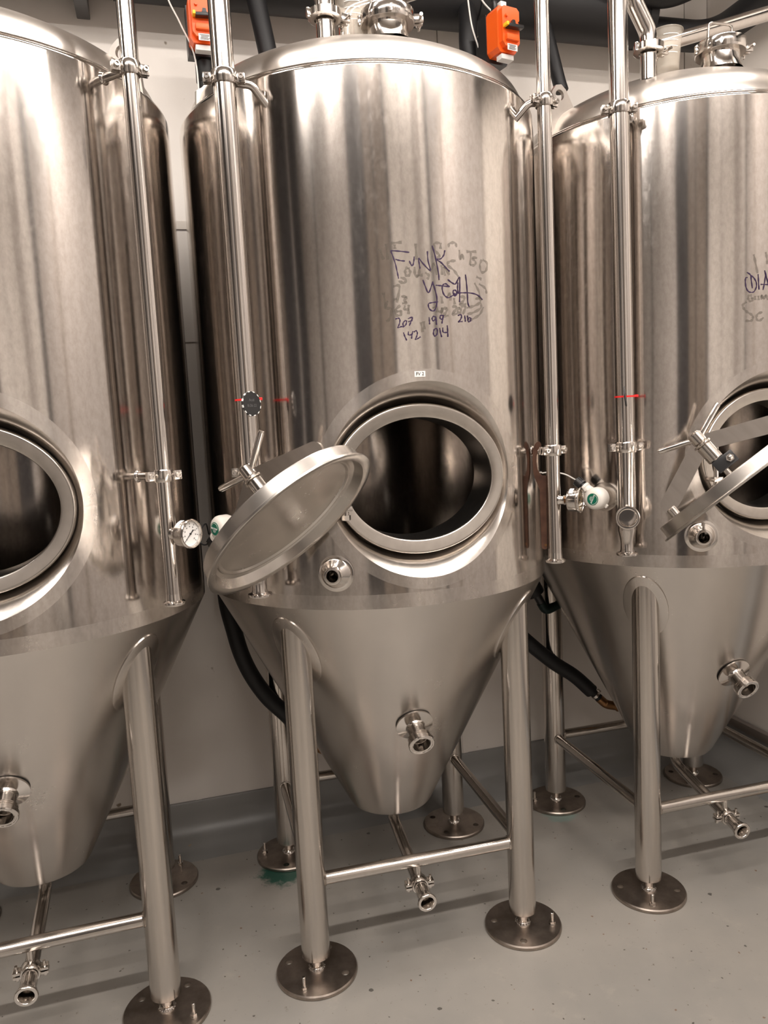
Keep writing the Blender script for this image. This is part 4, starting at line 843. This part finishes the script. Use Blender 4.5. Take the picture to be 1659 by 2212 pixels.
# ------------------------------------------------------------------ valve actuators
def actuator(c, label, turn, S=1.0):
    t = empty('valve_actuator', c); tag(t, label, 'actuator', 'orange valve actuators by the black main')
    M = Rz(R(turn)) @ Matrix.Scale(S, 4)
    def pz(poly, t_, M_): return MB().prism(poly, t_, M_)
    F = Matrix(((1, 0, 0, 0), (0, 0, -1, 0), (0, 1, 0, 0), (0, 0, 0, 1)))   # prism xy -> world xz, depth -> -y
    body = MB()
    out = [(-0.040, -0.052), (-0.030, -0.066), (0.030, -0.066), (0.042, -0.050), (0.042, 0.062), (0.032, 0.078), (-0.032, 0.078), (-0.040, 0.066)]
    body.prism(out, 0.062, M @ F @ Tr(0, 0, 0.012))
    inn = [(-0.033, -0.040), (-0.022, -0.054), (0.024, -0.054), (0.036, -0.040), (0.036, 0.020), (0.030, 0.026), (0.036, 0.032), (0.036, 0.060), (0.026, 0.070), (-0.026, 0.070), (-0.034, 0.060)]
    body.prism(inn, 0.022, M @ F @ Tr(0, 0, 0.052))
    body.box(0.052, 0.018, 0.020, M @ Tr(0.002, -0.066, -0.028), 0.005)
    body.cyl(0.005, 0.0, 0.008, 14, M @ Tr(-0.018, -0.062, 0.040) @ Matrix.Rotation(R(90), 4, 'X'))
    body.build('housing', 'orange_plastic', t, ang=25)
    rear = MB(); rear.prism([(-0.043, -0.078), (0.040, -0.078), (0.046, -0.066), (0.046, 0.070), (-0.043, 0.074)], 0.045, M @ F @ Tr(0, 0, -0.040)); rear.box(0.055, 0.05, 0.07, M @ Tr(-0.002, 0.075, 0.0), 0.006); rear.build('mounting_back', 'black_plastic', t, ang=25)
    k = MB(); k.box(0.062, 0.022, 0.011, M @ Tr(0.008, -0.074, 0.004) @ Matrix.Rotation(R(-3), 4, 'Y'), 0.003); k.prism([(-0.012, 0.008), (0.012, 0.008), (0.007, 0.016), (0.005, 0.026), (-0.005, 0.026), (-0.007, 0.016)], 0.012, M @ F @ Tr(0.006, 0.0, 0.068)); k.build('manual_lever', 'black_plastic', t)
    MB().box(0.009, 0.024, 0.011, M @ Tr(-0.027, -0.074, 0.006), 0.002).build('lever_tip', 'yellow_plastic', t)
    pl = MB(); pl.box(0.040, 0.0015, 0.020, M @ Tr(0.004, -0.0640, -0.0565)); pp = pl.build('rating_plate', 'white_print', t)
    ln = MB()
    for i in range(5):
        xx = -0.016 + 0.0
        ln.box(0.030 - 0.004 * (i % 3), 0.0006, 0.0016, M @ Tr(0.002 + 0.002 * (i % 2), -0.0652, -0.0500 - 0.0033 * i))
    ln.build('fine_print', 'grey_print', pp)
    lw = MB().box(0.050, 0.03, 0.016, M @ Tr(0.0, -0.028, -0.078), 0.002).build('lower_plate', 'dial_white', t)
    MB().box(0.024, 0.022, 0.030, M @ Tr(0.006, -0.01, 0.094), 0.003).build('cable_gland', 'dial_white', t); MB().box(0.016, 0.018, 0.030, M @ Tr(-0.022, -0.005, 0.094), 0.003).build('cable_gland', 'black_plastic', t)
    return t
actuator((1.262, 2.67, 2.985), 'orange valve actuator standing clear between FUNK YEAH tank and slim pipe', 12, 1.05)
actuator((0.231, 2.82, 3.003), 'orange valve actuator half behind the wide pipe, brass fitting below it', 2, 1.05)
actuator((1.512, 2.62, 3.225), 'orange valve actuator mostly above view, peeping out beside slim pipe', 2, 1.0)

# ------------------------------------------------------------------ hoses
def hose(name, loc, pts, r, label, group=None, fit=None, mat='black_foam'):
    t = empty(name, loc); tag(t, label, 'hose', group)
    MB().tube(spline(pts, 8), r, 22).build('sleeve', mat, t); return t
h1 = hose('insulated_hose', (0.236, 2.872, 2.67), [(0.002, 0.0, 0.235), (0.002, 0.0, 0.10), (0.0, 0.0, -0.1), (-0.01, 0.05, -0.5), (-0.06, 0.10, -1.2), (-0.08, 0.05, -1.6)], 0.0285, 'black hose hanging below the actuator with the brass fitting', 'black insulated hoses')
MB().lathe([(0.0285, 0.175), (0.0315, 0.18), (0.0315, 0.24), (0.029, 0.246), (0.014, 0.247), (0, 0.247)], 28, Tr(0.002, 0, 0)).build('end_sleeve', 'black_rubber', h1)
f = MB(); f.cyl(0.013, 0.247, 0.30, 18, Tr(0.002, 0, 0)); hexnut(f, 0.020, 0.250, 0.262, Tr(0.002, 0, 0)); f.cyl(0.019, 0.285, 0.298, 20, Tr(0.002, 0, 0)); f.build('coupling', 'brass', h1)
f = MB(); f.cyl(0.016, 0.298, 0.318, 18, Tr(0.002, 0, 0)); f.build('bright_nut', 'bright_steel', h1)
f = MB(); hexnut(f, 0.030, 0.316, 0.345, Tr(0.002, 0, 0)); f.build('valve_body', 'brass', h1)
MB().lathe([(0.0290, 0.143), (0.0315, 0.143), (0.0315, 0.149), (0.0290, 0.149)], 24, Tr(0.002, 0, 0)).build('cable_tie', 'black_plastic', h1)
hose('insulated_hose', (0.45, 2.86, 2.9), [(-0.035, 0.05, 0.42), (-0.012, 0.04, 0.25), (0.008, 0.02, 0.10), (0.028, 0.0, -0.06), (0.04, -0.005, -0.20)], 0.0335, 'black hose dropping from the main behind the FUNK YEAH dome', 'black insulated hoses')
hose('insulated_hose', (1.21, 2.82, 3.03), [(0.03, 0.10, 0.20), (0.01, 0.03, 0.10), (-0.005, 0.0, 0.0), (0.0, 0.0, -0.10), (-0.02, 0.0, -0.4)], 0.034, 'black sleeved branch hose beside the clear standing actuator', 'black insulated hoses')
hose('insulated_hose', (1.593, 2.86, 2.98), [(-0.03, 0.06, 0.25), (-0.01, 0.03, 0.1), (0.012, 0.01, -0.03), (0.02, 0.0, -0.075)], 0.026, 'short black hose stub behind the slim pipe above the lifting lug', 'black insulated hoses')
def loop_hose(loc, pts, label, elbow_dir):
    t = empty('insulated_hose', loc); tag(t, label, 'hose', 'black insulated hoses')
    sp = spline(pts, 10); MB().tube(sp, 0.0295, 22).build('sleeve', 'black_foam', t)
    e = sp[-1]; d = (sp[-1] - sp[-3]).normalized()
    MB().tube([e - d * 0.01, e + d * 0.05], 0.017, 16).build('hose_end', 'black_rubber', t)
    m = MB(); m.lathe([(0.017, 0), (0.019, 0), (0.019, 0.012), (0.017, 0.012)], 20, frame(e + d * 0.018, d)); m.box(0.012, 0.010, 0.016, frame(e + d * 0.024, d) @ Tr(0.022, 0, 0), 0.002); m.build('hose_clip', 'bright_steel', t)
    q = e + d * 0.045; ed = Vector(elbow_dir).normalized()
    MB().tube(fillet([q, q + d * 0.045, q + d * 0.045 + ed * 0.155], 0.028, 8), 0.0185, 18).build('elbow', 'brass', t)
    m = MB(); m.cyl(0.0225, 0.0, 0.02, 20, frame(q + d * 0.045 + ed * 0.05, ed)); m.build('elbow_collar', 'brass', t)
    return t
loop_hose((0.172, 2.78, 1.0), [(0.06, 0.12, 0.42), (0.0, 0.03, 0.10), (0.02, 0.0, -0.09), (0.055, 0.0, -0.22), (0.115, 0.0, -0.335), (0.185, 0.0, -0.42), (0.245, -0.01, -0.495)], 'black hose bowed behind the left legs of the FUNK YEAH tank', (0.646, -0.763, -0.02))
loop_hose((1.342, 2.78, 0.75), [(-0.26, 0.10, 0.35), (-0.13, 0.04, 0.15), (-0.02, 0.0, 0.015), (0.12, 0.0, -0.115), (0.22, 0.0, -0.19), (0.295, -0.01, -0.265)], 'black hose sagging behind DIA tank legs to a brass elbow', (0.56, -0.82, 0.06))
vb = empty('hose_fitting', (1.40, 2.78, 0.905)); tag(vb, 'black pipe fitting with green elbow tucked between the two marked tanks', 'fitting')
MB().tube([(-0.075, 0, 0.15), (-0.005, 0, 0.022)], 0.040, 20).build('sleeve', 'black_rubber', vb)
MB().tube([(0.0, 0, 0.02), (0.025, 0, -0.025)], 0.017, 16).build('hose_end', 'black_plastic', vb)
plain('green_brass', (0.008, 0.022, 0.02), 0.5, 0.4)
MB().tube(fillet([(0.02, 0, -0.018), (0.04, 0, -0.055), (0.10, 0.0, -0.035)], 0.025, 6), 0.0185, 16).build('elbow', 'green_brass', vb)

# ------------------------------------------------------------------ cables
def cable(loc, pts, r, mat, label):
    t = MB().tube(spline(pts, 8), r, 8).build('control_cable', mat); t.location = loc; tag(t, label, 'cable', 'thin cables by the main'); return t
cable((0.13, 2.82, 3.0), [(-0.03, 0, 0.25), (-0.004, 0, 0.10), (0.035, 0, 0.01), (0.075, 0.0, -0.10), (0.078, 0.01, -0.31)], 0.0028, 'wire_white', 'thin cable slanting down the white wall to the hanging hose tie')
cable((1.18, 2.75, 3.10), [(-0.01, 0, 0.12), (0.0, 0, 0.05), (0.012, 0.0, -0.04), (0.036, 0.0, -0.115)], 0.0030, 'wire_white', 'thin white cable dangling before the main beside the clear standing actuator')
cable((1.26, 2.75, 3.12), [(-0.06, 0, 0.10), (-0.025, 0, 0.03), (0.02, 0.0, -0.012)], 0.0030, 'wire_white', 'short white cable entering the top of the clear standing actuator')
